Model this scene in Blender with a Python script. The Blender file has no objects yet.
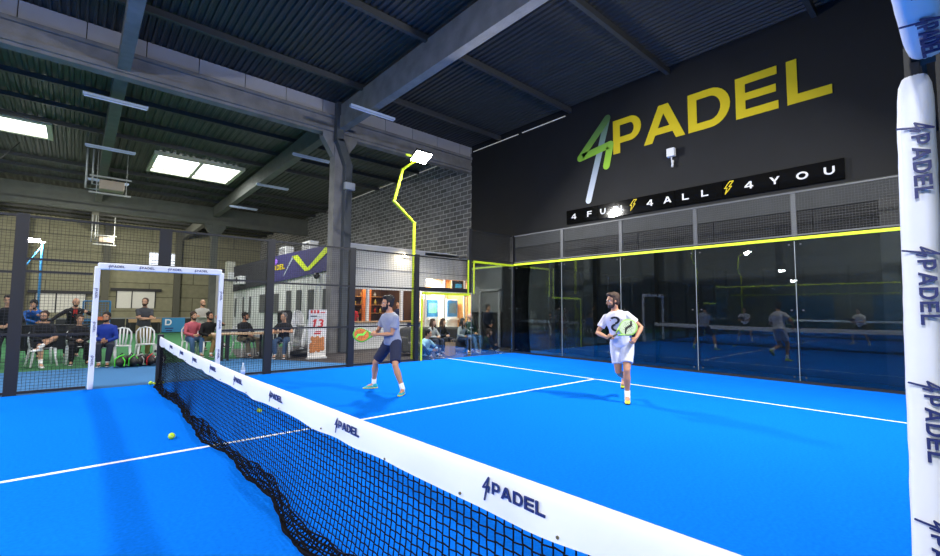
import bpy, bmesh, math, random
from mathutils import Vector as V, Matrix
random.seed(7)
C = bpy.context.scene.collection
PI = math.pi
sc = bpy.context.scene

# ------------------------------------------------------------------ materials
def hexlin(h):
    r = [int(h[i:i+2], 16)/255 for i in (0, 2, 4)]
    return tuple(((c+.055)/1.055)**2.4 if c > .04045 else c/12.92 for c in r)
MATS = {}
def mat(name, col, rough=.6, metal=0., var=.08, scale=12., bump=0., bscale=60., emit=0., spec=.5, coat=0.):
    if name in MATS: return MATS[name]
    m = bpy.data.materials.new(name); m.use_nodes = True
    nt = m.node_tree; b = nt.nodes['Principled BSDF']
    c = hexlin(col) if isinstance(col, str) else col
    tc = nt.nodes.new('ShaderNodeTexCoord')
    n = nt.nodes.new('ShaderNodeTexNoise'); n.inputs['Scale'].default_value = scale; n.inputs['Detail'].default_value = 5
    nt.links.new(tc.outputs['Object'], n.inputs['Vector'])
    mx = nt.nodes.new('ShaderNodeMix'); mx.data_type = 'RGBA'
    mx.inputs[6].default_value = (*[max(0, v*(1-var)) for v in c], 1); mx.inputs[7].default_value = (*[min(1, v*(1+var)) for v in c], 1)
    nt.links.new(n.outputs['Fac'], mx.inputs[0]); nt.links.new(mx.outputs[2], b.inputs['Base Color'])
    b.inputs['Roughness'].default_value = rough; b.inputs['Metallic'].default_value = metal
    b.inputs['Specular IOR Level'].default_value = spec; b.inputs['Coat Weight'].default_value = coat
    if bump:
        n2 = nt.nodes.new('ShaderNodeTexNoise'); n2.inputs['Scale'].default_value = bscale; n2.inputs['Detail'].default_value = 4
        nt.links.new(tc.outputs['Object'], n2.inputs['Vector'])
        bp = nt.nodes.new('ShaderNodeBump'); bp.inputs['Strength'].default_value = bump; bp.inputs['Distance'].default_value = .02
        nt.links.new(n2.outputs['Fac'], bp.inputs['Height']); nt.links.new(bp.outputs['Normal'], b.inputs['Normal'])
    if emit:
        b.inputs['Emission Color'].default_value = (*c, 1); b.inputs['Emission Strength'].default_value = emit
    MATS[name] = m
    return m
def glass_mat(name, tint, refl=1.0):
    m = bpy.data.materials.new(name); m.use_nodes = True; nt = m.node_tree; nt.nodes.clear()
    o = nt.nodes.new('ShaderNodeOutputMaterial'); t = nt.nodes.new('ShaderNodeBsdfTransparent'); t.inputs[0].default_value = (*tint, 1)
    g = nt.nodes.new('ShaderNodeBsdfGlossy'); g.inputs['Roughness'].default_value = .0; g.inputs[0].default_value = (.9, .95, .95, 1)
    f = nt.nodes.new('ShaderNodeFresnel'); f.inputs[0].default_value = 1.52
    k = nt.nodes.new('ShaderNodeMath'); k.operation = 'MULTIPLY'; k.inputs[1].default_value = refl
    mx = nt.nodes.new('ShaderNodeMixShader')
    nt.links.new(f.outputs[0], k.inputs[0]); nt.links.new(k.outputs[0], mx.inputs[0])
    nt.links.new(t.outputs[0], mx.inputs[1]); nt.links.new(g.outputs[0], mx.inputs[2]); nt.links.new(mx.outputs[0], o.inputs[0])
    MATS[name] = m
    return m
def brick_mat(name, c1, c2, mortar, bw, bh, ms, axes, bump=.4, paint=0.):
    m = bpy.data.materials.new(name); m.use_nodes = True; nt = m.node_tree; b = nt.nodes['Principled BSDF']
    tc = nt.nodes.new('ShaderNodeTexCoord'); sp = nt.nodes.new('ShaderNodeSeparateXYZ'); cb = nt.nodes.new('ShaderNodeCombineXYZ')
    nt.links.new(tc.outputs['Object'], sp.inputs[0])
    nt.links.new(sp.outputs[axes[0]], cb.inputs[0]); nt.links.new(sp.outputs[axes[1]], cb.inputs[1])
    br = nt.nodes.new('ShaderNodeTexBrick'); nt.links.new(cb.outputs[0], br.inputs[0])
    br.inputs['Color1'].default_value = (*hexlin(c1), 1); br.inputs['Color2'].default_value = (*hexlin(c2), 1); br.inputs['Mortar'].default_value = (*hexlin(mortar), 1)
    br.inputs['Scale'].default_value = 1; br.inputs['Brick Width'].default_value = bw; br.inputs['Row Height'].default_value = bh; br.inputs['Mortar Size'].default_value = ms
    n = nt.nodes.new('ShaderNodeTexNoise'); n.inputs['Scale'].default_value = 3; n.inputs['Detail'].default_value = 6
    nt.links.new(tc.outputs['Object'], n.inputs['Vector'])
    mr = nt.nodes.new('ShaderNodeMapRange'); mr.inputs['To Min'].default_value = .65; mr.inputs['To Max'].default_value = 1.3
    nt.links.new(n.outputs['Fac'], mr.inputs[0])
    mx = nt.nodes.new('ShaderNodeMix'); mx.data_type = 'RGBA'; mx.blend_type = 'MULTIPLY'; mx.inputs[0].default_value = 1
    nt.links.new(br.outputs[0], mx.inputs[6]); nt.links.new(mr.outputs[0], mx.inputs[7]); nt.links.new(mx.outputs[2], b.inputs['Base Color'])
    bp = nt.nodes.new('ShaderNodeBump'); bp.inputs['Strength'].default_value = bump; bp.inputs['Distance'].default_value = .02; bp.invert = True
    nt.links.new(br.outputs['Fac'], bp.inputs['Height']); nt.links.new(bp.outputs[0], b.inputs['Normal'])
    b.inputs['Roughness'].default_value = .85
    MATS[name] = m
    return m

turf = mat('blue_turf', (.004, .150, .72), rough=.95, var=.30, scale=38, bump=.3, bscale=300, spec=.0)
turf_out = mat('blue_surround', (.045, .16, .36), rough=.9, var=.15, scale=30, bump=.2, bscale=400, spec=.15)
turf_green = mat('green_carpet', (.06, .19, .085), rough=.95, var=.12, scale=25, bump=.1, bscale=300, spec=.1)
dark_floor = mat('dark_brown_floor', (.035, .027, .025), rough=.7, var=.2)
line_m = mat('white_line', (.78, .82, .86), rough=.8, var=.05, scale=60)
steel = mat('anthracite_steel', (.0075, .008, .010), rough=.55, var=.1)
wire_m = mat('dark_wire', (.018, .02, .022), rough=.5, var=.05)
wire_back = mat('grey_wire', (.05, .055, .058), rough=.5, var=.05)
yellow = mat('fluo_yellow', (.70, .86, .02), rough=.45, var=.03)
pad_white = mat('white_vinyl', (.80, .82, .87), rough=.42, var=.03, scale=5, bump=.12, bscale=9)
navy_print = mat('navy_print', (.012, .022, .13), rough=.5, var=.02)
net_black = mat('black_net', (.003, .003, .006), spec=.1, rough=.9, var=.05)
concrete = mat('concrete', (.20, .195, .19), rough=.85, var=.50, scale=2.2, bump=.4, bscale=18)
concrete_pale = mat('pale_panel', (.40, .39, .40), rough=.8, var=.12, scale=2, bump=.1, bscale=20)
roof_m = mat('roof_sheet', (.050, .050, .050), rough=.55, var=.25, scale=2, metal=.2)
roof_far = mat('roof_sheet_far', (.075, .085, .07), rough=.55, var=.25, scale=2, metal=.2)
purlin_m = mat('purlin_steel', (.065, .068, .07), rough=.5, var=.2, metal=.3)
black_wall = mat('black_paint_wall', (.0065, .0072, .0088), rough=.75, var=.35, scale=1.5, bump=.15, bscale=12)
grey_wall = mat('grey_louvre', (.042, .045, .048), rough=.8, var=.3, scale=3)
dark_louvre = mat('dark_louvre', (.008, .008, .009), rough=.8, var=.2)
sign_yellow = mat('sign_yellow', (.72, .55, .005), rough=.6, var=.06, scale=3)
sign_white = mat('sign_white', (.8, .8, .82), rough=.5, var=.03)
board_black = mat('gloss_black_board', (.004, .004, .004), rough=.06, var=.1)
white_paint = mat('white_paint', (.72, .73, .74), rough=.55, var=.05)
white_slat = mat('white_cladding', (.60, .61, .60), rough=.5, var=.06)
plastic_white = mat('white_plastic', (.82, .83, .84), rough=.35, var=.02)
cream_wall = brick_mat('cream_panel_wall', '8f8d74', '86856c', '5b5a49', 6.0, 1.1, .03, ('X', 'Z'), .3)
cinder = brick_mat('cinder_block', '868683', '656562', 'c0c0bc', .48, .2, .020, ('Y', 'Z'), .8)
black_m = mat('matte_black', (.008, .008, .009), rough=.5, var=.1)
dark_hoard = mat('hoarding_dark', (.015, .016, .018), rough=.6, var=.2)
wood = mat('pale_wood', (.42, .26, .13), rough=.5, var=.3, scale=6)
wood_orange = mat('orange_wood', (.50, .24, .08), rough=.6, var=.35, scale=4)
brown = mat('brown_interior', (.10, .05, .03), rough=.6, var=.4, scale=3)
blue_frame = mat('blue_frame', (.03, .18, .42), rough=.4, var=.05)
navy_banner = mat('navy_banner', (.035, .03, .15), rough=.5, var=.08)
skyl = mat('skylight', (.95, .97, 1.), emit=5.0, var=0)
win_l = mat('window_light', (.85, .9, 1.), emit=1.1, var=0)
lamp_e = mat('led_panel', (1., .98, .94), emit=60., var=0)
tube_m = mat('tube_fixture', (.42, .50, .62), rough=.4, var=.05)
gls = glass_mat('clear_glass', (.80, .86, .86), 1.0)
gls_side = glass_mat('side_glass', (.93, .96, .96), .8)
gls_clear = glass_mat('window_glass', (.95, .97, .97), .6)
fabric_dark = mat('sofa_fabric', (.05, .048, .045), rough=.9, var=.2, scale=30)
paper = mat('kraft_paper', (.42, .27, .15), rough=.8, var=.1)
ball_m = mat('tennis_ball', (.55, .80, .04), rough=.9, var=.05, bump=.3, bscale=300)
red_m = mat('red_print', (.62, .03, .03), rough=.5, var=.05)
chicken = mat('orange_print', (.55, .20, .06), rough=.6, var=.6, scale=14)

# ------------------------------------------------------------------ object helpers
def tag(o, label=None, cat=None, group=None, kind=None):
    if label: o['label'] = label
    if cat: o['category'] = cat
    if group: o['group'] = group
    if kind: o['kind'] = kind
    return o
def thing(name, label, cat, loc=(0, 0, 0), rz=0, group=None):
    o = bpy.data.objects.new(name, None); o.empty_display_size = .1; C.objects.link(o)
    o.location = loc; o.rotation_euler = (0, 0, rz)
    return tag(o, label, cat, group)
def obj(name, bm, m, parent=None, smooth=False, bevel=0):
    me = bpy.data.meshes.new(name); bmesh.ops.recalc_face_normals(bm, faces=bm.faces[:]) ; bm.to_mesh(me); bm.free()
    for x in (m if isinstance(m, (list, tuple)) else [m]): me.materials.append(x)
    if smooth:
        for p in me.polygons: p.use_smooth = True
    o = bpy.data.objects.new(name, me); C.objects.link(o)
    if parent: o.parent = parent
    if bevel:
        b = o.modifiers.new('bevel', 'BEVEL'); b.width = bevel; b.segments = 2; b.limit_method = 'ANGLE'
    return o
def struct(name, bm, m, parent=None, **k):
    o = obj(name, bm, m, parent, **k)
    if not parent: o['kind'] = 'structure'
    return o
def B(): return bmesh.new()
def box(bm, x0, y0, z0, x1, y1, z1, mi=0):
    vs = [bm.verts.new((x, y, z)) for z in (z0, z1) for y in (y0, y1) for x in (x0, x1)]
    for f in ((0, 1, 3, 2), (4, 5, 7, 6), (0, 1, 5, 4), (2, 3, 7, 6), (0, 2, 6, 4), (1, 3, 7, 5)):
        bm.faces.new([vs[i] for i in f]).material_index = mi
    return bm
def bx(*a): return box(B(), *a)
def quadbar(bm, a, b, w, h=None, up=V((0, 0, 1))):
    a, b = V(a), V(b); h = h or w; d = (b-a).normalized()
    if abs(d.dot(up)) > .95: up = V((0, 1, 0))
    s = d.cross(up).normalized()*w/2; u = s.cross(d).normalized()*h/2
    r = [[bm.verts.new(p+s*i+u*j) for i, j in ((-1, -1), (1, -1), (1, 1), (-1, 1))] for p in (a, b)]
    for k in range(4): bm.faces.new((r[0][k], r[0][(k+1) % 4], r[1][(k+1) % 4], r[1][k]))
    bm.faces.new(r[0][::-1]); bm.faces.new(r[1])
def loft(bm, pts, rad, side=None, n=12, cap=True):
    """closed skin around a line of points; rad is r or (r_side, r_front) for each point"""
    pts = [V(p) for p in pts]; rings = []
    for i, p in enumerate(pts):
        t = (pts[min(i+1, len(pts)-1)]-pts[max(i-1, 0)]).normalized()
        sd = V(side[i] if isinstance(side, list) else side) if side is not None else V((1, 0, 0))
        if abs(sd.normalized().dot(t)) > .95: sd = V((0, 1, 0))
        sd = (sd-t*sd.dot(t)).normalized(); fr = t.cross(sd)
        rx, ry = rad[i] if isinstance(rad[i], (tuple, list)) else (rad[i], rad[i])
        rings.append([bm.verts.new(p+sd*rx*math.cos(a)+fr*ry*math.sin(a)) for a in [2*PI*k/n for k in range(n)]])
    for r0, r1 in zip(rings, rings[1:]):
        for k in range(n): bm.faces.new((r0[k], r0[(k+1) % n], r1[(k+1) % n], r1[k]))
    if cap:
        bm.faces.new(rings[0][::-1]); bm.faces.new(rings[-1])
def tube(bm, pts, r, n=8): loft(bm, pts, [r]*len(pts), None, n)
def ball(bm, c, r, sub=2, rot=None):
    r = r if isinstance(r, (tuple, list)) else (r, r, r)
    m = Matrix.Translation(V(c)) @ (rot.to_4x4() if rot else Matrix.Identity(4)) @ Matrix.Diagonal((*r, 1))
    bmesh.ops.create_icosphere(bm, subdivisions=sub, radius=1, matrix=m)
def remesh(bm, vox, smooth=4, name='m'):
    me = bpy.data.meshes.new(name); bm.to_mesh(me); bm.free()
    o = bpy.data.objects.new(name, me); C.objects.link(o)
    r = o.modifiers.new('r', 'REMESH'); r.mode = 'VOXEL'; r.voxel_size = vox
    s = o.modifiers.new('s', 'SMOOTH'); s.factor = .5; s.iterations = smooth
    dg = bpy.context.evaluated_depsgraph_get()
    out = bpy.data.meshes.new_from_object(o.evaluated_get(dg))
    bpy.data.objects.remove(o); bpy.data.meshes.remove(me)
    for p in out.polygons: p.use_smooth = True
    return out
def mobj(name, me, m, parent):
    me.materials.clear(); me.materials.append(m); me.name = name
    o = bpy.data.objects.new(name, me); C.objects.link(o); o.parent = parent
    return o
def copy_tree(o, parent=None):
    c = o.copy(); C.objects.link(c); c.parent = parent
    if parent: c.matrix_parent_inverse = o.matrix_parent_inverse
    for ch in [x for x in C.objects if x.parent == o]: copy_tree(ch, c)
    return c

# ------------------------------------------------------------------ lettering
def arc(cx, cy, ro, ri, a0, a1, n=14):
    P = []
    for k in range(n):
        a, b = [math.radians(a0+(a1-a0)*t/n) for t in (k, k+1)]
        P.append([(cx+ro[0]*math.cos(a), cy+ro[1]*math.sin(a)), (cx+ro[0]*math.cos(b), cy+ro[1]*math.sin(b)),
                  (cx+ri[0]*math.cos(b), cy+ri[1]*math.sin(b)), (cx+ri[0]*math.cos(a), cy+ri[1]*math.sin(a))])
    return P
def rc(x0, y0, x1, y1): return [[(x0, y0), (x1, y0), (x1, y1), (x0, y1)]]
def glyph(ch):
    s = .21
    if ch == 'P': return rc(0, 0, .23, 1)+rc(.23, .82, .56, 1)+rc(.23, .29, .56, .47)+arc(.56, .645, (.36, .355), (.13, .175), -90, 90), .92
    if ch == 'A': return [[(0, 0), (.25, 0), (.70, 1), (.45, 1)], [(.93, 0), (1.18, 0), (.73, 1), (.48, 1)], [(.27, .2), (.91, .2), (.83, .38), (.35, .38)]], 1.18
    if ch == 'D': return rc(0, 0, .23, 1)+rc(.23, .81, .56, 1)+rc(.23, 0, .56, .19)+arc(.56, .5, (.50, .5), (.27, .31), -90, 90), 1.06
    if ch == 'E': return rc(0, 0, .23, 1)+rc(.23, .81, .95, 1)+rc(.23, .41, .92, .59)+rc(.23, 0, .96, .19), .96
    if ch == 'F': return rc(0, 0, .23, 1)+rc(.23, .81, .9, 1)+rc(.23, .4, .85, .58), .9
    if ch == 'L': return rc(0, 0, .23, 1)+rc(.23, 0, .93, .2), .93
    if ch == '4': return rc(.62, 0, .84, .22)+rc(.62, .4, .84, 1)+rc(0, .22, 1.02, .4)+[[(0, .4), (.26, .4), (.84, 1), (.58, 1)]], 1.02
    if ch == 'U': return rc(0, .45, .23, 1)+rc(.8, .45, 1.03, 1)+arc(.515, .45, (.515, .45), (.285, .26), 180, 360), 1.03
    if ch == 'N': return rc(0, 0, .23, 1)+rc(.85, 0, 1.08, 1)+[[(.23, 1), (.05, 1), (.85, 0), (1.03, 0)]], 1.08
    if ch == 'Y': return [[(0, 1), (.27, 1), (.66, .42), (.42, .38)], [(1.1, 1), (.83, 1), (.44, .42), (.68, .38)]]+rc(.435, 0, .665, .42), 1.1
    if ch == 'O': return arc(.6, .5, (.6, .5), (.36, .3), 0, 360, 28), 1.2
    if ch == '1': return rc(.22, 0, .5, 1)+[[(0, .68), (.22, .68), (.34, 1), (.22, 1)]], .55
    if ch == '3': return arc(.36, .7, (.40, .3), (.15, .13), -90, 140)+arc(.36, .29, (.44, .29), (.17, .12), -140, 90), .82
    return [], .5
def place_polys(bm, polys, o, r, u, t=.004):
    o, r, u = V(o), V(r), V(u); n = r.cross(u).normalized()*t
    for i_, P in enumerate(polys):
        n_ = n*(1+.03*i_)
        a = [bm.verts.new(o+r*x+u*y) for x, y in P]; b = [bm.verts.new(o+r*x+u*y+n_) for x, y in P]
        k = len(P)
        bm.faces.new(b)
        for i in range(k): bm.faces.new((a[i], a[(i+1) % k], b[(i+1) % k], b[i]))
def stroke(p, q, w):
    p, q = V(p), V(q); d = (q-p).normalized(); s = V((-d.y, d.x))*w/2
    out = [[tuple(p+s), tuple(p-s), tuple(q-s), tuple(q+s)]]
    for c in (p, q): out.append([(c.x+w/2*math.cos(a*PI/6), c.y+w/2*math.sin(a*PI/6)) for a in range(12)])
    return out
F1, F2 = [(.30, 1.), (0., .42), (.44, .60)], (.36, .28)          # the zigzag figure four, as drawn on the wall
def four_mark(sc_=1., w=.085):
    P = []
    pts = [(.32, 1.02), (.0, .50), (.36, .62), (.30, .38)]
    for a, b in zip(pts, pts[1:]): P += stroke(a, b, w)
    P += stroke(pts[0], (.10, -.02), w)
    return [[(x*sc_, y*sc_) for x, y in q] for q in P]
def logo_polys(h):   # mark drawn with thin strokes
    """small club logo: figure four mark followed by PADEL; origin at the mark's left, letters h tall"""
    P = [[(x*h*1.9, y*h*1.9-h*.72) for x, y in q] for q in four_mark(1., .075)]
    x = h*.98
    for ch in 'PADEL':
        g, w = glyph(ch)
        P += [[(x+a*h*.86, b*h) for a, b in q] for q in g]; x += (w*.86+.16)*h
    return P, x

# ------------------------------------------------------------------ camera, world
cam = bpy.data.objects.new('camera', bpy.data.cameras.new('camera')); C.objects.link(cam)
yaw, pit, rol, f = .7226, .0694, .0077, 444.694
fw = V((math.sin(yaw)*math.cos(pit), math.cos(yaw)*math.cos(pit), math.sin(pit)))
r0 = V((math.cos(yaw), -math.sin(yaw), 0)); u0 = r0.cross(fw)
r2 = r0*math.cos(rol)+u0*math.sin(rol); u2 = -r0*math.sin(rol)+u0*math.cos(rol)
M = Matrix((r2, u2, -fw)).transposed().to_4x4(); M.translation = V((-1.2491, -5.4463, 1.4748))
cam.matrix_world = M; cam.data.sensor_width = 36; cam.data.lens = f*36/940; cam.data.clip_start = .05; cam.data.clip_end = 200
sc.camera = cam
w = bpy.data.worlds.new('world'); sc.world = w; w.use_nodes = True
bg = w.node_tree.nodes['Background']; bg.inputs[0].default_value = (.55, .65, .8, 1); bg.inputs[1].default_value = .25
sc.view_settings.view_transform = 'Standard'; sc.view_settings.look = 'None'; sc.view_settings.gamma = 1
sc.view_settings.exposure = 0.0

XW, YB, YF = 11.2, 8.8, 38.0
XL, YN = -29.0, -13.0
# ------------------------------------------------------------------ floor
fl = struct('floor', bx(XL, YN, -.3, XW+1.2, YF+.3, -.012), mat('floor_concrete', (.12, .13, .14), rough=.8))
struct('blue_surround', bx(-28, -9, -.012, XW, 8.7, -.006), turf_out, fl)
struct('court_turf', bx(-27.5, -6, -.006, -12, 5.5, -.001), turf, fl)
struct('green_carpet', bx(-14, 8.7, -.012, 5.2, 25.2, -.005), turf_green, fl)
bm = B()
P = [(2.35, 8.95), (4.0, 6.15), (4.75, 5.1), (XW, 5.1), (XW, 8.6), (12.2, 8.6), (12.2, 12), (2.9, 12)]
a = [bm.verts.new((x, y, -.004)) for x, y in P]; bm.faces.new(a)
struct('dark_floor', bm, dark_floor, fl)
struct('court_turf', bx(-10, -5.25, -.006, 10, 5.0, 0.), turf, fl)
for nm, a in (('court_line', (-7.15, -.025, .0, 7.15, .025, .003)), ('court_line', (7.10, -5.2, 0, 7.15, 5, .003)), ('court_line', (-7.15, -5.2, 0, -7.10, 5, .003))):
    struct(nm, bx(*a), line_m, fl)

# ------------------------------------------------------------------ walls
W = struct('wall_right', bx(XW, YN, 0, XW+.3, 8.62, 8.6), black_wall)
bm = bx(XW, 8.62, 3.70, XW+.3, YF, 8.45); box(bm, XW, 13.6, 0, XW+.3, YF, 3.70)
struct('wall_right_blocks', bm, cinder)['kind'] = 'structure'
bpy.data.objects['wall_right_blocks'].name = 'wall_back_right'
struct('wall_far', bx(XL, YF, 0, XW+.3, YF+.3, 8.6), cream_wall)
struct('wall_left', bx(XL-.3, YN, 0, XL, YF, 8.6), mat('dim_wall', (.22, .23, .22), rough=.8, var=.2, scale=1))
struct('wall_near', bx(XL-.3, YN-.3, 0, XW+.3, YN, 8.6), MATS['dim_wall'])
# pale ledge band and dark louvre behind the mesh on the black wall
struct('trim_1', bx(XW-.06, -5.6, 3.80, XW, 6.2, 4.28), grey_wall)
bm = B()
for y0 in (-5.2, -3.1, -1.0, 1.1):
    for k in range(7): box(bm, XW-.05, y0, 3.28+k*.07, XW-.01, y0+1.95, 3.31+k*.07)
    box(bm, XW-.03, y0, 3.26, XW, y0+1.95, 3.78)
struct('trim_2', bm, dark_louvre)
# column stubs on the wall behind the glass
for i, y in enumerate((-4.4, .7, 2.7, 4.2)):
    struct('trim_%d' % (3+i), bx(XW-.22, y-.17, 0, XW, y+.17, 3.26 if i else 3.8), black_wall if i % 2 else dark_hoard)
struct('trim_7', bx(XW-.08, 6.7, 1.35, XW, 8.5, 3.2), mat('grey_board', (.17, .18, .185), rough=.6))
bm = B(); box(bm, XW-.14, 7.86, 0, XW-.07, 7.95, 2.25); box(bm, XW-.14, 6.75, 0, XW-.07, 6.84, 2.25); box(bm, XW-.14, 6.75, 2.18, XW-.07, 7.95, 2.27)
struct('door_1', bm, mat('door_frame_grey', (.35, .37, .38), rough=.5))
# far wall details
for i, (x0, z0, x1, z1) in enumerate(((-3.5, 1.0, -.75, 2.35), (.95, 1.33, 3.45, 2.65))):
    o = struct('window_%d' % (i+1), bx(x0, YF-.06, z0, x1, YF, z1), mat('window_room', (.62, .62, .56), rough=.7, emit=.12))
    bm = B()
    for x in (x0, (x0+x1)/2-.3, x1-.06): box(bm, x, YF-.1, z0, x+.07, YF-.05, z1)
    box(bm, x0-.35, YF-.2, z1, x1+.35, YF, z1+.22)
    struct('window_frame', bm, dark_hoard, o)
for i, (x0, z0, x1, z1) in enumerate(((2.9, 4.5, 3.62, 5.8), (4.1, 4.5, 4.75, 5.8))):
    o = struct('window_%d' % (i+3), bx(x0, YF-.06, z0, x1, YF, z1), win_l)
    bm = B()
    for k in range(5): box(bm, x0, YF-.08, z0+.1+k*.28, x1, YF-.06, z0+.13+k*.28)
    struct('window_bars', bm, MATS['grey_louvre'], o)
for i, x in enumerate((-4.4, .05, 4.6)):
    struct('trim_%d' % (10+i), bx(x, YF-.35, 0, x+.45, YF, 7.6), mat('wall_pillar', (.11, .11, .085), rough=.8))
# dark hoarding round the far court
for i, (x0, x1) in enumerate(((-12, -6.05), (-6, -2.05), (-2, .75), (.8, 2.35), (2.4, 4.9))):
    struct('trim_%d' % (20+i), bx(x0, 25.0, 0, x1, 25.06, .80), dark_hoard)
    struct('hoarding_cap', bx(x0, 24.98, .80, x1, 25.08, .86), mat('cap_rail', (.25, .26, .26), rough=.5), bpy.data.objects['trim_%d' % (20+i)])

# ------------------------------------------------------------------ roof
def sheet(name, x0, x1, y0, y1, z0, z1, m, pitch=.25, h=.045):
    bm = B(); prof = []; x = x0
    while x < x1-1e-6:
        for dx, dz in ((0, 0), (.28, 0), (.42, h), (.86, h)): prof.append((x+dx*pitch, dz))
        x += pitch
    prof.append((x1, 0))
    a = [[bm.verts.new((px, y, z+dz)) for px, dz in prof] for y, z in ((y0, z0), (y1, z1))]
    for k in range(len(prof)-1): bm.faces.new((a[0][k], a[0][k+1], a[1][k+1], a[1][k]))
    return struct(name, bm, m)
sheet('ceiling', XL, XW+.2, YN, YB, 8.45, 8.45, roof_m, pitch=.165, h=.05)
sheet('ceiling_far', XL, XW+.2, YB+.2, YF+.2, 8.40, 7.85, roof_far)
bpy.data.objects['ceiling_far'].name = 'ceiling.001'
struct('ceiling.002', bx(XL-.3, YN-.3, 8.56, XW+.3, YF+.3, 8.66), black_m)
n = 30
def tr():
    global n; n += 1; return 'trim_%d' % n
for y in (-10.5, -6.8, -3.3, .1, 3.5, 6.9):
    struct(tr(), bx(XL, y-.055, 8.26, XW, y+.055, 8.42), purlin_m)
for y in (10.6, 12.6, 14.6, 16.5, 21.9, 23.6, 25.4, 28.4, 30.2, 34.5, 36.2):
    z = 8.4-(y-8.8)*.0188
    struct(tr(), bx(XL, y-.06, z-.17, XW, y+.06, z-.02), purlin_m)
for x in (-24.0, -18.2, -12.3, -6.5, -.66, 5.18):
    bm = B(); box(bm, x-.13, YN, 7.46, x+.13, YB-.1, 7.92); box(bm, x-.09, YN, 7.92, x+.09, YB-.1, 8.32)
    struct(tr(), bm, concrete)
    bm = B()
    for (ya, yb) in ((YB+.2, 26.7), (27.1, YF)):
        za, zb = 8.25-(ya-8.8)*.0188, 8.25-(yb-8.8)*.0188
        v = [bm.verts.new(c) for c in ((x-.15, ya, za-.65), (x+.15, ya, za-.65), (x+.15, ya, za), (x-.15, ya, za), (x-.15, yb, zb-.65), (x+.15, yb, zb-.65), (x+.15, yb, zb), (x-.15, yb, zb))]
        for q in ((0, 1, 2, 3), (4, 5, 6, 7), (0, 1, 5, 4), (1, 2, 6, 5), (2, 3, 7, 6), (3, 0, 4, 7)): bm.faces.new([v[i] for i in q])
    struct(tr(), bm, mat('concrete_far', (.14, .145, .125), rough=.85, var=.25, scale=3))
# cross beam at YB with ledge and pale infill above
bm = B(); box(bm, XL, YB-.12, 7.34, XW, YB+.18, 7.42); box(bm, XL, YB-.20, 7.42, XW, YB+.2, 7.55); box(bm, XL, YB-.13, 7.55, XW, YB+.13, 7.88); box(bm, XL, YB-.22, 7.88, XW, YB+.2, 7.98)
struct(tr(), bm, concrete)
bm = B(); x = XL
while x < XW:
    box(bm, x, YB-.10, 7.98, min(x+1.18, XW), YB+.1, 8.455); x += 1.2
struct(tr(), bm, concrete_pale)
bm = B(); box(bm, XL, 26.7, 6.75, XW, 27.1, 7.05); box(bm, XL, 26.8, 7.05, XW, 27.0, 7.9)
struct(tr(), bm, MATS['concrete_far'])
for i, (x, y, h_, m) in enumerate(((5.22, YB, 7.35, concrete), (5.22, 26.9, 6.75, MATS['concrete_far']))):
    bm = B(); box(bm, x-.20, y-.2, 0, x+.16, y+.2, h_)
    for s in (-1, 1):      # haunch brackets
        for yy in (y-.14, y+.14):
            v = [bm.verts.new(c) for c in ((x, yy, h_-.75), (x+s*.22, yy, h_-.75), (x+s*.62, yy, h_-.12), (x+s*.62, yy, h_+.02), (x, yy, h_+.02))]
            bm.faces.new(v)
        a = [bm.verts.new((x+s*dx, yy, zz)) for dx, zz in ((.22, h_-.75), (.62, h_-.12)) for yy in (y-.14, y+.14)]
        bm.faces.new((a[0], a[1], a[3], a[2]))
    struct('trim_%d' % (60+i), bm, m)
# dark rainwater pipe boxed beside the column
bm = B(); quadbar(bm, (5.44, 8.5, 0), (5.44, 8.5, 6.35), .26, .26); quadbar(bm, (5.44, 8.5, 6.30), (5.10, 8.5, 7.15), .26, .26); quadbar(bm, (5.10, 8.5, 7.05), (5.10, 8.5, 8.4), .26, .26)
struct('trim_62', bm, mat('dark_pipe', (.065, .075, .085), rough=.5, var=.2), bevel=.02)
t = thing('wall_box', 'small grey junction box with two lugs on the concrete column', 'box', (5.42, 8.29, 5.55))
obj('housing', bx(-.18, -.08, -.12, .18, .06, .12), mat('grey_plastic', (.40, .43, .46), rough=.5), t, bevel=.01)
for x_ in (-.12, .12):
    bm = B(); tube(bm, [(x_, 0, .1), (x_, 0, .19)], .025); obj('lug', bm, black_m, t)

# skylights
def skylight(x0, x1, y0, y1, z, label, split=True):
    t = thing('skylight', label, 'skylight', ((x0+x1)/2, (y0+y1)/2, z)); hx, hy = (x1-x0)/2, (y1-y0)/2
    bm = B()
    for a in ((-hx-.16, -hy-.16, -.14, -hx, hy+.16, .02), (hx, -hy-.16, -.14, hx+.16, hy+.16, .02), (-hx, -hy-.16, -.14, hx, -hy, .02), (-hx, hy, -.14, hx, hy+.16, .02)): box(bm, *a)
    if split: box(bm, -.07, -hy, -.16, .07, hy, -.02); box(bm, -hx, hy-.75, -.15, hx, hy-.62, -.02)
    obj('frame', bm, mat('skylight_frame', (.62, .62, .48), rough=.6), t)
    for s in ((-1, 1) if split else (0,)):
        a, b = (-hx, hx) if not split else ((-hx, -.07) if s < 0 else (.07, hx))
        obj('pane', bx(a, -hy, -.08, b, hy, -.04), skyl, t)
skylight(1.1, 4.4, 17.9, 20.9, 8.22, 'double-pane skylight glowing in the roof, right of the hanging heater')
skylight(-6.4, -2.45, 16.9, 18.6, 8.22, 'long bright skylight strip cut off by the left edge of the photo', False)
skylight(-3.3, -1.7, 32.0, 33.0, 7.9, 'small far skylight strip above the fence post at left', False)
skylight(1.2, 4.0, 32.0, 33.2, 7.9, 'far skylight strip above the white-framed court opening', True)

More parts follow.
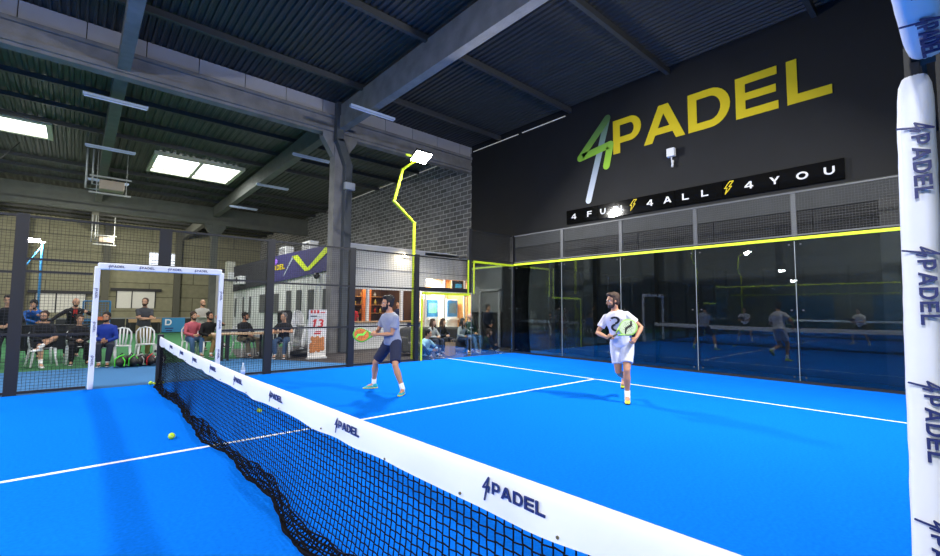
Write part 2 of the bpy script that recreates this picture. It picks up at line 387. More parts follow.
# tube lights
tl = [(5.07, 6.14, 7.25, 'over the column, nearest the court'), (5.3, 11.35, 7.25, 'just behind the concrete column'), (5.48, 16.5, 7.2, 'second behind the concrete column on the right rafter'),
      (5.6, 21.9, 7.1, 'farthest along the right rafter'), (-.7, 10.4, 7.25, 'nearest one under the left rafter'), (-.6, 15.3, 7.2, 'second one under the left rafter'), (-.45, 20.4, 7.1, 'just above the hanging heater')]
proto = None
for x, y, z, s in tl:
    lab = 'unlit strip light hung across a rafter, '+s
    if not proto:
        proto = t = thing('strip_light', lab, 'light', (x, y, z), group='unlit strip lights under the rafters')
        obj('housing', bx(-.73, -.06, 0, .73, .06, .07), tube_m, t)
        bm = B(); tube(bm, [(-.7, 0, -.02), (.7, 0, -.02)], .018); obj('tube', bm, mat('unlit_tube', (.5, .58, .75), rough=.3), t)
    else:
        c = copy_tree(proto); c.location = (x, y, z); c['label'] = lab
# hanging heaters
def heater(x, y, z, s, lab):
    t = thing('ceiling_heater', lab, 'heater', (x, y, z), group='hanging heaters')
    obj('casing', bx(-.42*s, -.3, -.2*s, .42*s, .3, .2*s), mat('heater_beige', (.45, .36, .28), rough=.5), t, bevel=.03)
    bm = B()
    for dx in (-.5, .5):
        for zz in (-.35, .6): quadbar(bm, (dx*s, -.32, zz*s), (dx*s, .32, zz*s), .03)
        quadbar(bm, (dx*s, 0, -.35*s), (dx*s, 0, 1.5), .03)
    for zz in (-.4, .3): quadbar(bm, (-.75*s, -.33, zz*s), (.65*s, -.33, zz*s), .06)
    obj('hanger', bm, mat('galvanised', (.35, .37, .36), rough=.4, metal=.4), t)
    bm = B(); tube(bm, [(-.85*s, 0, 1.5), (-.85*s, 0, -.2*s), (-.42*s, 0, -.2*s)], .04); tube(bm, [(-.65*s, 0, 1.5), (-.65*s, 0, 0), (-.42*s, 0, 0)], .035); obj('pipe', bm, MATS['galvanised'], t)
heater(-.38, 19.0, 6.62, 1., 'beige hanging heater box in a metal frame below the left rafter')
heater(-.12, 30.0, 5.55, .8, 'smaller far beige hanging heater above the white-framed opening')
bm = B(); tube(bm, [(-3.3, 19.6, 8.0), (-4.2, 14.5, 4.6)], .012); tag(obj('cable', bm, black_m), 'thin cable slanting from the left skylight corner to the fence', 'cable')
# pale daylight slits at the eaves
for i, (a, b) in enumerate(((5.9, 8.5), (3.7, 5.7), (9.6, 14.2), (14.6, 19.8))):
    struct('trim_%d' % (70+i), bx(XW-.03, a, 8.20, XW+.0, b, 8.222), mat('eave_daylight', (.9, .85, .75), emit=.18))

# ------------------------------------------------------------------ wall lettering
t = thing('wall_logo', 'large painted yellow club name on the black wall', 'sign', (XW, 0, 6.4))
def wl(bm, polys, y, z, sx, sy): place_polys(bm, [[(a*sx, b*sy) for a, b in q] for q in polys], (-.004, y, z-6.4), (0, -1, 0), (0, 0, 1), .012)
xs = [1.87, .86, -.43, -1.62, -2.72]; ws = [.93, 1.20, 1.06, .92, .84]
for ch, y, wd in zip('PADEL', xs, ws):
    g, w_ = glyph(ch); bm = B(); wl(bm, g, y, 6.36, wd/w_, 1.07); obj('letter', bm, sign_yellow, t)
# figure four in green fading to white
gm = bpy.data.materials.new('four_gradient'); gm.use_nodes = True; nt = gm.node_tree; bs = nt.nodes['Principled BSDF']; bs.inputs['Roughness'].default_value = .6
tc = nt.nodes.new('ShaderNodeTexCoord'); sp = nt.nodes.new('ShaderNodeSeparateXYZ'); nt.links.new(tc.outputs['Object'], sp.inputs[0])
def grad(stops, lo, hi):
    mr = nt.nodes.new('ShaderNodeMapRange'); mr.inputs[1].default_value = lo; mr.inputs[2].default_value = hi; nt.links.new(sp.outputs[2], mr.inputs[0])
    cr = nt.nodes.new('ShaderNodeValToRGB'); nt.links.new(mr.outputs[0], cr.inputs[0])
    cr.color_ramp.elements[0].color = (*hexlin(stops[0]), 1); cr.color_ramp.elements[1].color = (*hexlin(stops[-1]), 1)
    for i, s in enumerate(stops[1:-1]):
        e = cr.color_ramp.elements.new((i+1)/(len(stops)-1)); e.color = (*hexlin(s), 1)
    nt.links.new(cr.outputs[0], bs.inputs['Base Color'])
grad(['a8d83a', '8fc43a', '6f9c48', '4f7040'], -.3, 1.2)
gm2 = gm.copy(); nt = gm2.node_tree; bs = nt.nodes['Principled BSDF']; sp = [x for x in nt.nodes if x.bl_idname == 'ShaderNodeSeparateXYZ'][0]
for x in [x for x in nt.nodes if x.bl_idname in ('ShaderNodeMapRange', 'ShaderNodeValToRGB')]: nt.nodes.remove(x)
grad(['dfe6f2', 'b9c4d0', '7f9a92', '5a7a56'], -1.35, 1.2)
pts = [(2.07, 7.60), (3.10, 6.55), (1.97, 6.72), (2.12, 6.06)]
T = [(-y, z-6.4) for y, z in pts]
bm = B(); place_polys(bm, stroke(T[0], (-2.80, 5.06-6.4), .21), (-.002, 0, 0), (0, -1, 0), (0, 0, 1), .008); obj('tail_stroke', bm, gm2, t)
bm = B()
for a, b in zip(T, T[1:]): place_polys(bm, stroke(a, b, .235), (-.011, 0, 0), (0, -1, 0), (0, 0, 1), .008)
obj('zigzag_stroke', bm, gm, t)
# slogan boards
t = thing('slogan_board', 'long glossy black board with white slogan letters below the club name', 'sign', (XW-.05, 0, 4.6))
Yl, Yr = 3.64, -3.72; nb = 6
for k in range(nb):
    ya = Yl+(Yr-Yl)*k/nb; yb = Yl+(Yr-Yl)*(k+1)/nb
    obj('board_panel', bx(-.02, yb+.008, -.23, .03, ya-.008, .23), board_black, t)
seq = [('4', 3.34), ('F', 2.72), ('U', 2.24), ('N', 1.69), ('z', 1.26), ('4', .69), ('A', .19), ('L', -.33), ('L', -.83), ('z', -1.36), ('4', -1.86), ('Y', -2.40), ('O', -2.93), ('U', -3.44)]
for ch, y in seq:
    bm = B()
    if ch == 'z':
        pts = [(.10, .40), (-.06, .05), (.02, .05), (-.04, -.28), (.16, .12), (.08, .12), (.22, .40), (.10, .40)]
        pts = [(a*.75, b*.36) for a, b in pts]; P = []
        for a, b in zip(pts, pts[1:]): P += stroke(a, b, .02)
        place_polys(bm, P, (-.021, y, .0), (0, -1.0, 0), (0, 0, 1.25), .006); obj('bolt_symbol', bm, sign_yellow, t)
    else:
        g, w_ = glyph(ch); place_polys(bm, [[(a*.19, b*.18) for a, b in q] for q in g], (-.021, y+.09, -.09), (0, -1, 0), (0, 0, 1), .006)
        obj('letter', bm, sign_white, t)
t = thing('wall_spotlight', 'small white lamp on a bracket below the painted letters', 'lamp', (XW-.02, 0, 5.6))
obj('lamp_head', bx(-.2, -.11, .18, -.06, .11, .42), plastic_white, t, bevel=.02)
bm = B(); tube(bm, [(0, 0, 0), (-.1, 0, .02), (-.12, 0, .2)], .015); tube(bm, [(-.08, .0, -.1), (-.03, 0, .1)], .03); obj('bracket', bm, plastic_white, t)

# ------------------------------------------------------------------ fences
def post(x, y, h, lab, w_=.10, d=.10, m=steel, z0=0.):
    o = obj('fence_post', bx(x-w_/2, y-d/2, z0, x+w_/2, y+d/2, h), m)
    return tag(o, lab, 'post', 'dark fence posts around the court')
def wires(bm, p0, ax, L, z0, z1, s=.05, r=.0022):
    p0 = V(p0); ax = V(ax); k = int(L/s)
    for i in range(1, k): quadbar(bm, p0+ax*(i*L/k)+V((0, 0, z0)), p0+ax*(i*L/k)+V((0, 0, z1)), r*2)
    k2 = int((z1-z0)/s)
    for i in range(1, k2): quadbar(bm, p0+V((0, 0, z0+i*(z1-z0)/k2)), p0+ax*L+V((0, 0, z0+i*(z1-z0)/k2)), r*2)
def mesh_panel(p0, ax, L, z0, z1, rails, lab, wm=None, fr=.04, s=.05, r=.0022):
    """wire mesh in a steel frame, starting at p0 and running L along ax"""
    t = thing('mesh_panel', lab, 'fence', p0, group='wire mesh panels of the court fence')
    bm = B(); wires(bm, (0, 0, 0), ax, L, z0+.02, z1-.02, s, r); obj('wire_mesh', bm, wm or wire_m, t)
    ax = V(ax)
    for z in [z0+fr/2, z1-fr/2]+list(rails):
        bm = B(); quadbar(bm, V((0, 0, z)), ax*L+V((0, 0, z)), fr); obj('rail', bm, steel if wm is None else mat('grey_steel', (.09, .095, .10), rough=.5), t)
    return t
def glass_panel(p0, ax, L, h, lab, m=None, trims=True):
    t = thing('glass_panel', lab, 'glass wall', p0, group='glass wall panels')
    ax = V(ax); nrm = ax.cross(V((0, 0, 1)))
    bm = B(); quadbar(bm, ax*.012+V((0, 0, h/2)), ax*(L-.012)+V((0, 0, h/2)), .012, h-.02); obj('pane', bm, m or gls, t)
    bm = B()
    for a in (.1, L-.1):
        for z in (.12, h*.5, h-.12):
            bm2 = ax*a+V((0, 0, z)); quadbar(bm, bm2-nrm*.012, bm2+nrm*.012, .028)
    obj('clamp', bm, mat('clamp_grey', (.10, .10, .10), rough=.5, metal=.3), t)
    bm = B(); quadbar(bm, ax*.006+V((0, 0, .05)), ax*.006+V((0, 0, h-.05)), .010); obj('edge_seal', bm, mat('seal_grey', (.30, .34, .34), rough=.4), t)
    return t
YE = 5.05
# far side fence
for x, h, lab in ((-4, 3, 'dark fence post left of frame along the far side'), (-2, 3, 'thick dark fence post at the left edge of the photo'), (2, 3, 'dark fence post just right of the white-framed opening'),
                  (4, 3, 'dark fence post behind the grey-shirt player, in front of the bar'), (6, 3, 'dark fence post beside the yellow lamp pole'), (-6, 3, 'dark fence post by the left lamp pole'),
                  (8, 4, 'tall dark post where the side glass steps up'), (-8, 4, 'tall dark post at the left glass step')):
    post(x, YE+.03, h+.02, lab, .16 if abs(x) < 6 else .12, z0=1.98 if x == 8 else 0.)
post(0, YE, 3.0, 'short dark post standing on the white opening frame', .2, .1, steel, 2.28)
for x0, x1, lab in ((-6, -4, 'mesh bay beyond the left edge of the photo'), (-4, -2, 'mesh bay left of the thick post'), (2, 4, 'mesh bay between the opening and the bar'), (4, 6, 'mesh bay in front of the bar')):
    mesh_panel((x0+.08, YE, 0), (1, 0, 0), x1-x0-.16, .02, 3.0, (1.0, 2.03), lab)
mesh_panel((-1.92, YE, 0), (1, 0, 0), .86, .02, 3.0, (.98, 2.05, 2.26), 'narrow mesh bay left of the white door post')
mesh_panel((1.06, YE, 0), (1, 0, 0), .86, .02, 3.0, (.98, 2.05), 'narrow mesh bay right of the white door post')
mesh_panel((-1.06, YE, 0), (1, 0, 0), 2.12, 2.24, 3.0, (), 'mesh above the white-framed opening')
for s in (1, -1):
    side = 'right' if s > 0 else 'left, unseen'
    a = 6 if s > 0 else -8
    mesh_panel((a+.06, YE, 0), (1, 0, 0), 1.88, 2.06, 3.0, (), 'mesh above the low side glass, %s' % ('over the seated spectators' if s > 0 else 'left half of the court'))
    glass_panel((a+.06, YE, 0), (1, 0, 0), 1.88, 1.98, 'low side glass panel edged in yellow, %s' % ('before the seated group' if s > 0 else 'left half'), gls_side)
    tag(obj('frame_rail', bx(a+.06, YE-.05, 1.98, a+1.94, YE+.05, 2.07), steel), 'black rail on the low side glass, %s' % ('right half' if s > 0 else 'left half'), 'rail')
    bm = B(); e = YE-.055
    if s > 0:
        box(bm, 6.10, e-.01, .0, 6.16, e, 1.95); box(bm, 6.10, e-.01, 1.88, 7.95, e, 1.95); box(bm, 7.86, e-.01, 1.95, 7.91, e, 3.0)
        box(bm, 8.1, e-.01, 1.95, 8.14, e, 2.98); box(bm, 8.1, e-.01, 2.94, 9.95, e, 3.0)
    else: box(bm, -7.95, e-.01, 1.88, -6.1, e, 1.95); box(bm, -9.95, e-.01, 2.94, -8.1, e, 3.0); box(bm, -6.16, e-.01, 0, -6.1, e, 1.95)
    tag(obj('edge_strip', bm, yellow), 'fluorescent yellow edging around the side glass, %s' % ('right half' if s > 0 else 'left half'), 'edging')
    b = 8 if s > 0 else -10
    glass_panel((b+.06, YE, 0), (1, 0, 0), 1.88, 3.0, 'tall side glass panel at the %s corner' % ('far right' if s > 0 else 'far left'), gls_side)
    mesh_panel((b+.06, YE, 0), (1, 0, 0), 1.88, 3.06, 4.0, (), 'mesh above the tall side glass at the %s corner' % ('far right' if s > 0 else 'far left'), fr=.03)
# end walls
for s in (1, -1):
    X = 10.0*s
    for k in range(5):
        y = -5+2*k
        w2 = 'back' if s > 0 else 'opposite'
        nmz = ('nearest the camera', 'second from the near side', 'middle', 'fourth, behind the white-shirt player', 'farthest, by the corner')[k]
        glass_panel((X, y-.0, 0), (0, 1, 0), 2.0, 3.0, 'tall glass panel of the %s wall, %s' % (w2, nmz))
        mesh_panel((X, y, 0), (0, 1, 0), 2.0, 3.06, 4.0, (), 'mesh strip above the %s glass wall, %s' % (w2, nmz), wire_back, fr=.03, r=.0018)
        if k: post(X+.03*s, y, 4.0, 'grey post on the %s glass wall, number %d from the near side' % (w2, k), .05, .09, mat('grey_steel', (.09, .095, .10)), 3.0)
    post(X, YE+.03, 4.02, 'black corner post at the %s' % ('far right corner' if s > 0 else 'far left corner'), .12, .12)
    post(X, -5.3, 4.02, 'black corner post at the %s' % ('near right corner' if s > 0 else 'near left corner'), .12, .12)
    tag(obj('edge_strip', bx(X-.04, -5.2, 2.97, X+.02, 5.0, 3.03), yellow), 'fluorescent yellow strip along the top of the %s glass wall' % ('back' if s > 0 else 'opposite'), 'edging')
    tag(obj('base_strip', bx(X-.03, -5.2, 0, X+.03, 5.0, .05), steel), 'dark base channel below the %s glass wall' % ('back' if s > 0 else 'opposite'), 'rail')
# near side fence
for x0, x1 in ((2, 4), (4, 6), (-4, -2), (-6, -4)):
    mesh_panel((x0+.05, -5.3, 0), (1, 0, 0), 1.9, .02, 3.0, (1.0, 2.03), 'near side mesh bay from %d to %d metres %s of the net' % (abs(x0), abs(x1), 'right' if x0 > 0 else 'left'))
    post(x1 if x0 > 0 else x0, -5.32, 3.0, 'near side fence post %d metres %s of the net' % (abs(x1 if x0 > 0 else x0), 'right' if x0 > 0 else 'left'), .1, .08)
post(2, -5.41, 3.0, 'near side fence post behind the padded column', .1, .08)
for s in (1, -1):
    a = 6 if s > 0 else -10
    glass_panel((a+.06, -5.3, 0), (1, 0, 0), 3.88, 3.0, 'near side glass wall at the %s end' % ('right' if s > 0 else 'left'), gls_side)

# padded white opening, far side
t = thing('door_frame', 'white padded frame of the far court opening with small logos', 'frame', (0, YE-.03, 0))
for x in (-1.0, 1.0):
    o = obj('padded_post', bx(x-.042, -.045, 0, x+.042, .045, 2.19), pad_white, t, bevel=.015)
    for z in (.5, 1.1, 1.7):
        bm = B(); P, L = logo_polys(.032); place_polys(bm, P, (x-.012, -.047, z+L/2), (0, 0, -1), (1, 0, 0), .002); obj('logo', bm, navy_print, o)
o = obj('padded_crossbar', bx(-1.0, -.06, 2.14, 1.0, .06, 2.26), pad_white, t, bevel=.02)
for x in (-.75, -.3, .15, .6):
    bm = B(); P, L = logo_polys(.04); place_polys(bm, P, (x-.1, -.062, 2.18), (1, 0, 0), (0, 0, 1), .002); obj('logo', bm, navy_print, o)
# padded white opening, near side
def wrinkle(o, amp, sc_):
    tx = bpy.data.textures.new('w', 'CLOUDS'); tx.noise_scale = sc_
    s = o.modifiers.new('sub', 'SUBSURF'); s.levels = s.render_levels = 1
    d = o.modifiers.new('d', 'DISPLACE'); d.texture = tx; d.strength = amp; d.mid_level = .5
def pad_box(p0, p1, rx, ry, side, nseg=24):
    bm = B(); n = 16; p0, p1 = V(p0), V(p1)
    pts = [p0.lerp(p1, k/nseg) for k in range(nseg+1)]; rings = []
    t = (p1-p0).normalized(); sd = V(side); fr = t.cross(sd)
    for i, p in enumerate(pts):
        k_ = .80 if i in (0, nseg) else 1.
        rg = []
        for k in range(n):
            a = 2*PI*(k+.5)/n; c, s = math.cos(a), math.sin(a); q = (abs(c)**4+abs(s)**4)**-.25
            rg.append(bm.verts.new(p+sd*rx*c*q*k_+fr*ry*s*q*k_))
        rings.append(rg)
    for r0_, r1_ in zip(rings, rings[1:]):
        for k in range(n): bm.faces.new((r0_[k], r0_[(k+1) % n], r1_[(k+1) % n], r1_[k]))
    bm.faces.new(rings[0]); bm.faces.new(rings[-1])
    return bm
t = thing('door_frame', 'white padded frame of the near court opening, close to the camera at right', 'frame', (1.0, -5.31, 0))
o = obj('padded_post', pad_box((0, .012, 0), (0, -.030, 2.345), .056, .050, (1, 0, 0)), pad_white, t, smooth=True)
wrinkle(o, .008, .12)
for z in (2.14, 1.70, 1.24, .78, .32):
    bm = B(); P, L = logo_polys(.040); k = .29/L*.95
    place_polys(bm, [[(a*k, b*1.15) for a, b in q] for q in P], (-.066, .004-.018*z/2, z), (0, 0, -1), (0, -1, 0), .003); obj('logo', bm, navy_print, o)
o = obj('padded_crossbar', pad_box((.0, -.068, 2.415), (-2.75, -.068, 2.415), .055, .055, (0, 1, 0)), pad_white, t, smooth=True)
wrinkle(o, .006, .12)
for x in (-.42, -.85, -1.3):
    bm = B(); P, L = logo_polys(.040); k = .29/L
    place_polys(bm, [[(a*k, b*1.15) for a, b in q] for q in P], (x+.03, -.058, 2.355), (1, 0, 0), (0, -1, 0), .003); obj('logo', bm, navy_print, o)
obj('padded_post', pad_box((-2.8, 0, 0), (-2.8, 0, 2.31), .058, .058, (1, 0, 0)), pad_white, t, smooth=True)
bm = B(); box(bm, -2.83, -.03, 0, -2.77, .03, 2.44); box(bm, -.022, -.045, 0, .022, -.005, 2.44); box(bm, -2.83, -.085, 2.38, .03, -.025, 2.44); obj('steel_core', bm, steel, t)

# ------------------------------------------------------------------ net
net = thing('net', 'black padel net with white headband crossing the blue court', 'net', (0, 0, 0))
def ztop(y): return .82+(.078 if y > 0 else .056)*(abs(y)/5)**2 + .002*math.sin(y*2.3)
def xnet(y, k):   # k 0 top .. 1 bottom
    belly = -.055*(k**3)*(1+.5*math.sin(y*1.7)+.25*math.sin(y*5.1+1))
    return belly*max(0, min(1, (5-y)/.5))
bm = B(); nc = 222; nr = 17; zb = .155
def np_(i, j):
    y = -5.25+10.25*i/nc; k = j/nr; z = (ztop(y)-zb)*(1-k)+.012*k
    return V((xnet(y, k), y+.0015*math.sin(i*.7+j*1.3), z+.0012*math.sin(i*1.9+j)))
rw = .0023
for i in range(nc+1):
    for j in range(nr):
        a, b = np_(i, j), np_(i, j+1)
        off = .006 if (i+j) % 2 else -.006
        quadbar(bm, a+V((0, off*.3, 0)), b, rw*2)
for j in range(nr+1):
    for i in range(nc): quadbar(bm, np_(i, j), np_(i+1, j)+V((0, 0, .004*(1 if (i+j) % 2 else -1))), rw*2)
obj('mesh', bm, net_black, net)
# slack skirt bunched on the turf
bm = B(); random.seed(3)
def sk(i, j):
    y = -5.25+10.25*i/nc; k = j/7
    amp = .045+.025*math.sin(y*1.9+.6)+.02*math.sin(y*4.3)
    e = max(0, min(1, (5-y)/.4))
    return V((xnet(y, .9)*e-amp*math.sin(k*PI*.5)*e-.010*math.sin(i*.8+j*2)*e, y+.01*math.sin(j*1.4+i), max(.004, .10*(1-k)**1.5*(1+.4*math.sin(y*3.1))+.004+.008*math.sin(i*.6+j*1.1))))
for i in range(nc+1):
    for j in range(7): quadbar(bm, sk(i, j), sk(i, j+1), rw*3.2)
for j in range(8):
    for i in range(nc): quadbar(bm, sk(i, j), sk(i+1, j), rw*(3.2 if j < 7 else 7))
obj('skirt', bm, net_black, net)
# head band: a folded white vinyl sleeve
bm = B(); rings = []; nb = 160
for i in range(nb+1):
    y = -5.25+10.25*i/nb; zt = ztop(y); hb = .162+.006*math.sin(y*4.2)+.004*math.sin(y*9.7)
    ww = .004*math.sin(y*6.1)+.003*math.sin(y*13)
    prof = [(-.014+ww, zt-hb), (-.018+ww*.6, zt-hb*.66), (-.017, zt-hb*.33), (-.015, zt-.02), (-.008, zt-.003), (0, zt), (.008, zt-.003), (.015, zt-.02), (.017, zt-hb*.5), (.014, zt-hb), (.008, zt-hb+.001), (-.008+ww, zt-hb+.001)]
    rings.append([bm.verts.new((x, y, z)) for x, z in prof])
for a, b in zip(rings, rings[1:]):
    for k in range(len(a)): bm.faces.new((a[k], a[(k+1) % len(a)], b[(k+1) % len(a)], b[k]))
bm.faces.new(rings[0]); bm.faces.new(rings[-1][::-1])
band = obj('headband', bm, pad_white, net, smooth=True)
es = band.modifiers.new('e', 'EDGE_SPLIT'); es.split_angle = math.radians(38)
for y in (-4.14, -2.81, -1.56, -.45, .63, 1.7, 2.7, 3.7):
    bm = B(); P, L = logo_polys(.040); zc = ztop(y)-.088
    place_polys(bm, [[(a*1.30, b*1.12) for a, b in q] for q in P], (-.0215, y, zc), (0, -1, 0), (0, 0, 1), .002); obj('logo', bm, navy_print, band)
for y in (-4.5, -4.0, -3.4, -2.6, -1.8, -.9, .1, 1.1, 2.2, 3.3, 4.3):
    bm = B(); bmesh.ops.create_cone(bm, cap_ends=True, segments=12, radius1=.006, radius2=.006, depth=.006, matrix=Matrix.Translation((-.021, y, ztop(y)-.142)) @ Matrix.Rotation(PI/2, 4, 'Y'))
    obj('eyelet', bm, mat('brass', (.25, .2, .08), rough=.4, metal=.8), band)
for y in (5.02, -5.29):
    p = obj('net_post', bx(-.05, y-.04, 0, .05, y+.04, .94), steel, net, bevel=.01)
    bm = B(); ball(bm, (-.075, y-.02, .62), (.02, .03, .03)); obj('winder', bm, black_m, p)
    obj('base_plate', bx(-.09, y-.07, 0, .09, y+.07, .02), yellow, p)

# balls
def tball(x, y, z, lab):
    t = thing('padel_ball', lab, 'ball', (x, y, z), group='yellow balls on the court')
    bm = B(); ball(bm, (0, 0, .034), .034, 3); obj('felt', bm, ball_m, t, smooth=True)
    bm = B(); N = 40; pp = []
    for k in range(N+1):
        a = 2*PI*k/N; v = V((math.cos(a)*1.0, math.sin(a)*1.0, .65*math.sin(2*a))).normalized()*.0342; pp.append(v+V((0, 0, .034)))
    tube(bm, pp, .0012, 5); obj('seam', bm, sign_white, t)
tball(-.38, .56, 0, 'yellow ball on the turf left of the net')
tball(.74, 1.25, 0, 'yellow ball seen through the net mesh')
tball(-.13, 4.92, 0, 'yellow ball at the foot of the far net post')

# ------------------------------------------------------------------ floodlight poles
def flood(x, y, inward, lab, energy):
    """zigzag yellow pole with an LED head pointing to the court"""
    t = thing('floodlight_pole', lab, 'floodlight', (x, y, 0), group='zigzag yellow floodlight poles')
    s = 1 if x > 0 else -1
    bm = B(); pts = [(0, 0, 0), (0, 0, 3.97), (-.70*s, 0, 4.50), (-.42*s, 0, 5.50)]
    tube(bm, pts, .045, 8)
    for p in pts[1:3]: ball(bm, p, .048)
    obj('pole', bm, yellow, t)
    bm = B(); tube(bm, [(-.42*s, 0, 5.48), (-.12*s, inward*.35, 5.78)], .035); quadbar(bm, (-.55*s, inward*.35, 5.80), (.12*s, inward*.35, 5.80), .05); obj('arm', bm, yellow, t)
    hb = thing('lamp_head', None, None, (-.10*s, inward*.45, 5.80)); hb.parent = t
    h_ = obj('housing', bx(-.27, -.21, -.0, .27, .21, .07), black_m, hb)
    l_ = obj('led_panel', bx(-.25, -.19, -.02, .25, .19, -.005), lamp_e, hb)
    hb.rotation_euler = (inward*math.radians(28), 0, 0)
    L = bpy.data.lights.new('flood', 'AREA'); L.shape = 'RECTANGLE'; L.size = .5; L.size_y = .4; L.energy = energy; L.color = (1, .985, .96)
    lo = bpy.data.objects.new('flood_light', L); C.objects.link(lo)
    lo.location = (x, y+inward*.50, 5.72); d = V((-.15*s*3, inward*4.2, -5.2)); lo.rotation_euler = d.to_track_quat('-Z', 'Y').to_euler()
E_ = 720
flood(6.03, 5.30, -1, 'yellow zigzag floodlight pole behind the fence beside the bar', E_)
flood(-6.03, 5.30, -1, 'yellow zigzag floodlight pole at the far left, seen mirrored in the glass', E_)
flood(6.03, -5.45, 1, 'yellow zigzag floodlight pole on the near side, right half', E_)
flood(-6.03, -5.45, 1, 'yellow zigzag floodlight pole on the near side, left half', E_)
flood(-15.5, 5.9, -1, 'yellow zigzag floodlight pole of the neighbouring court, mirrored in the glass', 500)
# second court's blue pole with a lamp, far left
t = thing('floodlight_pole', 'slim blue floodlight pole of the far court, at the left', 'floodlight', (-2.65, 24.4, 0))
bm = B(); tube(bm, [(0, 0, 0), (0, 0, 4.5)], .05); tube(bm, [(0, 0, 4.4), (-.5, 0, 3.4)], .03); obj('pole', bm, blue_frame, t)
bm = B(); quadbar(bm, (-.95, 0, 4.55), (.1, 0, 4.55), .06); obj('arm', bm, white_paint, t)
obj('lamp_head', bx(-.55, -.15, 4.58, -.1, .15, 4.68), lamp_e, t)
def area(name, loc, target, size, e, col=(1, 1, 1)):
    L = bpy.data.lights.new(name, 'AREA'); L.size = size; L.energy = e; L.color = col
    o = bpy.data.objects.new(name, L); C.objects.link(o); o.location = loc
    o.rotation_euler = (V(target)-V(loc)).to_track_quat('-Z', 'Y').to_euler()
area('far_court_lamp', (-2.95, 24.2, 4.55), (0, 30, 1), .5, 260, (1, .97, .85))
area('far_court_lamp', (-9, 30, 6.0), (2, 38, 3), .6, 420, (1, .95, .8))
area('far_court_lamp', (1, 29, 6.0), (2, 38, 3), .6, 300, (1, .95, .8))
area('far_court_lamp', (-6, 14, 6.0), (-8, 12.5, 0), .6, 520, (1, .98, .92))
area('hall_fill', (.3, 8.0, 6.8), (.3, 9.6, 0), .6, 230, (1, .98, .95))  # added fill light to brighten the spectators, no fixture hangs here
area('hall_fill', (2.6, 15.5, 6.6), (2.6, 15.0, 0), .8, 420, (1, .98, .92))  # added fill light over the far hall, pointing down, without a fixture
area('skylight_glow', (2.75, 19.4, 7.8), (2.75, 19.4, 0), 3.0, 180, (.9, .95, 1))
area('hall_fill', (-15.5, 5.0, 5.75), (-19, -2, 0), .6, 1100)  # added fill, brightens the left hall that the back glass reflects
area('hall_fill', (-22, -6, 6.2), (-26, 2, 3), .8, 1100)  # second added fill for the reflected left hall
area('hall_fill', (-14, -9, 6.2), (-20, 0, 2), .8, 700)  # third added fill for the reflected left hall
t = thing('net', 'white-topped net of the neighbouring court, seen mirrored in the back glass', 'net', (-19.5, 0, 0))
obj('headband', bx(-.02, -5.5, .74, .02, 5.0, .88), pad_white, t)
bm = B(); wires(bm, (0, -5.5, 0), (0, 1, 0), 10.5, .02, .76, .09, .003); obj('mesh', bm, net_black, t)
for y_ in (-5.5, 5.05): obj('net_post', bx(-.05, y_-.05, 0, .05, y_+.05, .9), steel, t)
for k_, y_ in enumerate((-4.0, 2.8)):
    tag(obj('wall_panel', bx(XL+.02, y_, .0, XL+.08, y_+4.2, 2.9), mat('blue_wall_panel', (.04, .16, .32), rough=.6)), 'blue panel on the far left wall, mirrored in the glass, %s one' % ('nearer' if k_ == 0 else 'farther'), 'panel')
tag(obj('edge_strip', bx(-12.1, -6, 2.5, -12.06, 5.5, 2.55), yellow), 'thin yellow top rail of the neighbouring court, mirrored in the glass', 'edging')
for k_, (y_, z_) in enumerate(((6.5, 5.3), (5.6, 4.3))):
    t = thing('wall_floodlight', '%s white floodlight on the far left wall, mirrored in the glass' % ('upper' if k_ == 0 else 'lower'), 'floodlight', (XL+.3, y_, z_))
    obj('housing', bx(-.25, -.3, -.15, 0, .3, .15), black_m, t); obj('led_panel', bx(0, -.27, -.12, .02, .27, .12), lamp_e, t)
area('hall_fill', (-8, -9, 6.5), (-8, -9, 0), .8, 500)  # unseen fill light added on the near left side of the hall
#@@PART2@@
# ------------------------------------------------------------------ bar building with banner, at the back
hut = thing('bar_building', 'white clad bar and lounge building behind the far fence', 'building', (0, 0, 0))
X0, Y0, HT = 5.92, 9.5, 3.80; XR = 12.1
bm = B(); box(bm, X0, Y0, 2.17, 9.45, Y0+.12, HT); box(bm, 9.45, Y0, 2.72, XR, Y0+.12, HT-.12)
fasc = obj('fascia', bm, white_slat, hut)
bm = B(); box(bm, X0-.02, Y0-.02, 2.93, 9.45, Y0, 2.96); box(bm, 9.45, Y0-.02, 2.93, XR, Y0, 2.96); obj('joint_line', bm, mat('joint_grey', (.25, .26, .27)), fasc)
obj('counter_front', bx(X0, Y0-.25, 0, 9.15, Y0-.10, .95), white_paint, hut)
obj('counter_top', bx(X0-.02, Y0-.32, .95, 9.2, Y0+.25, .99), wood, hut)
bm = B(); box(bm, X0-.1, Y0, 0, X0+.05, 29, HT)
side = obj('side_wall', bm, white_slat, hut)
bm = B(); y = Y0+.15
while y < 28.8: box(bm, X0-.125, y, .05, X0-.10, y+.16, HT-.1); y += .42
obj('cladding_rib', bm, white_slat, side)
for ya, yb, za, zb in ((14.4, 15.0, 1.0, 2.22), (13.25, 13.8, 1.0, 2.22), (11.9, 12.5, 1.0, 2.2), (10.7, 11.05, 1.0, 2.2), (16.0, 18.9, 1.2, 2.12), (20.5, 20.75, .9, 2.05), (21.8, 22.05, .9, 2.05), (23.4, 23.7, .9, 2.0), (25.4, 25.8, .9, 1.95)):
    obj('window_slot', bx(X0-.14, ya, za, X0-.115, yb, zb), mat('slot_dark', (.06, .065, .07), rough=.3), side)
obj('roof', bx(X0-.1, Y0, HT, XW-.02, 29, HT+.05), white_paint, hut)
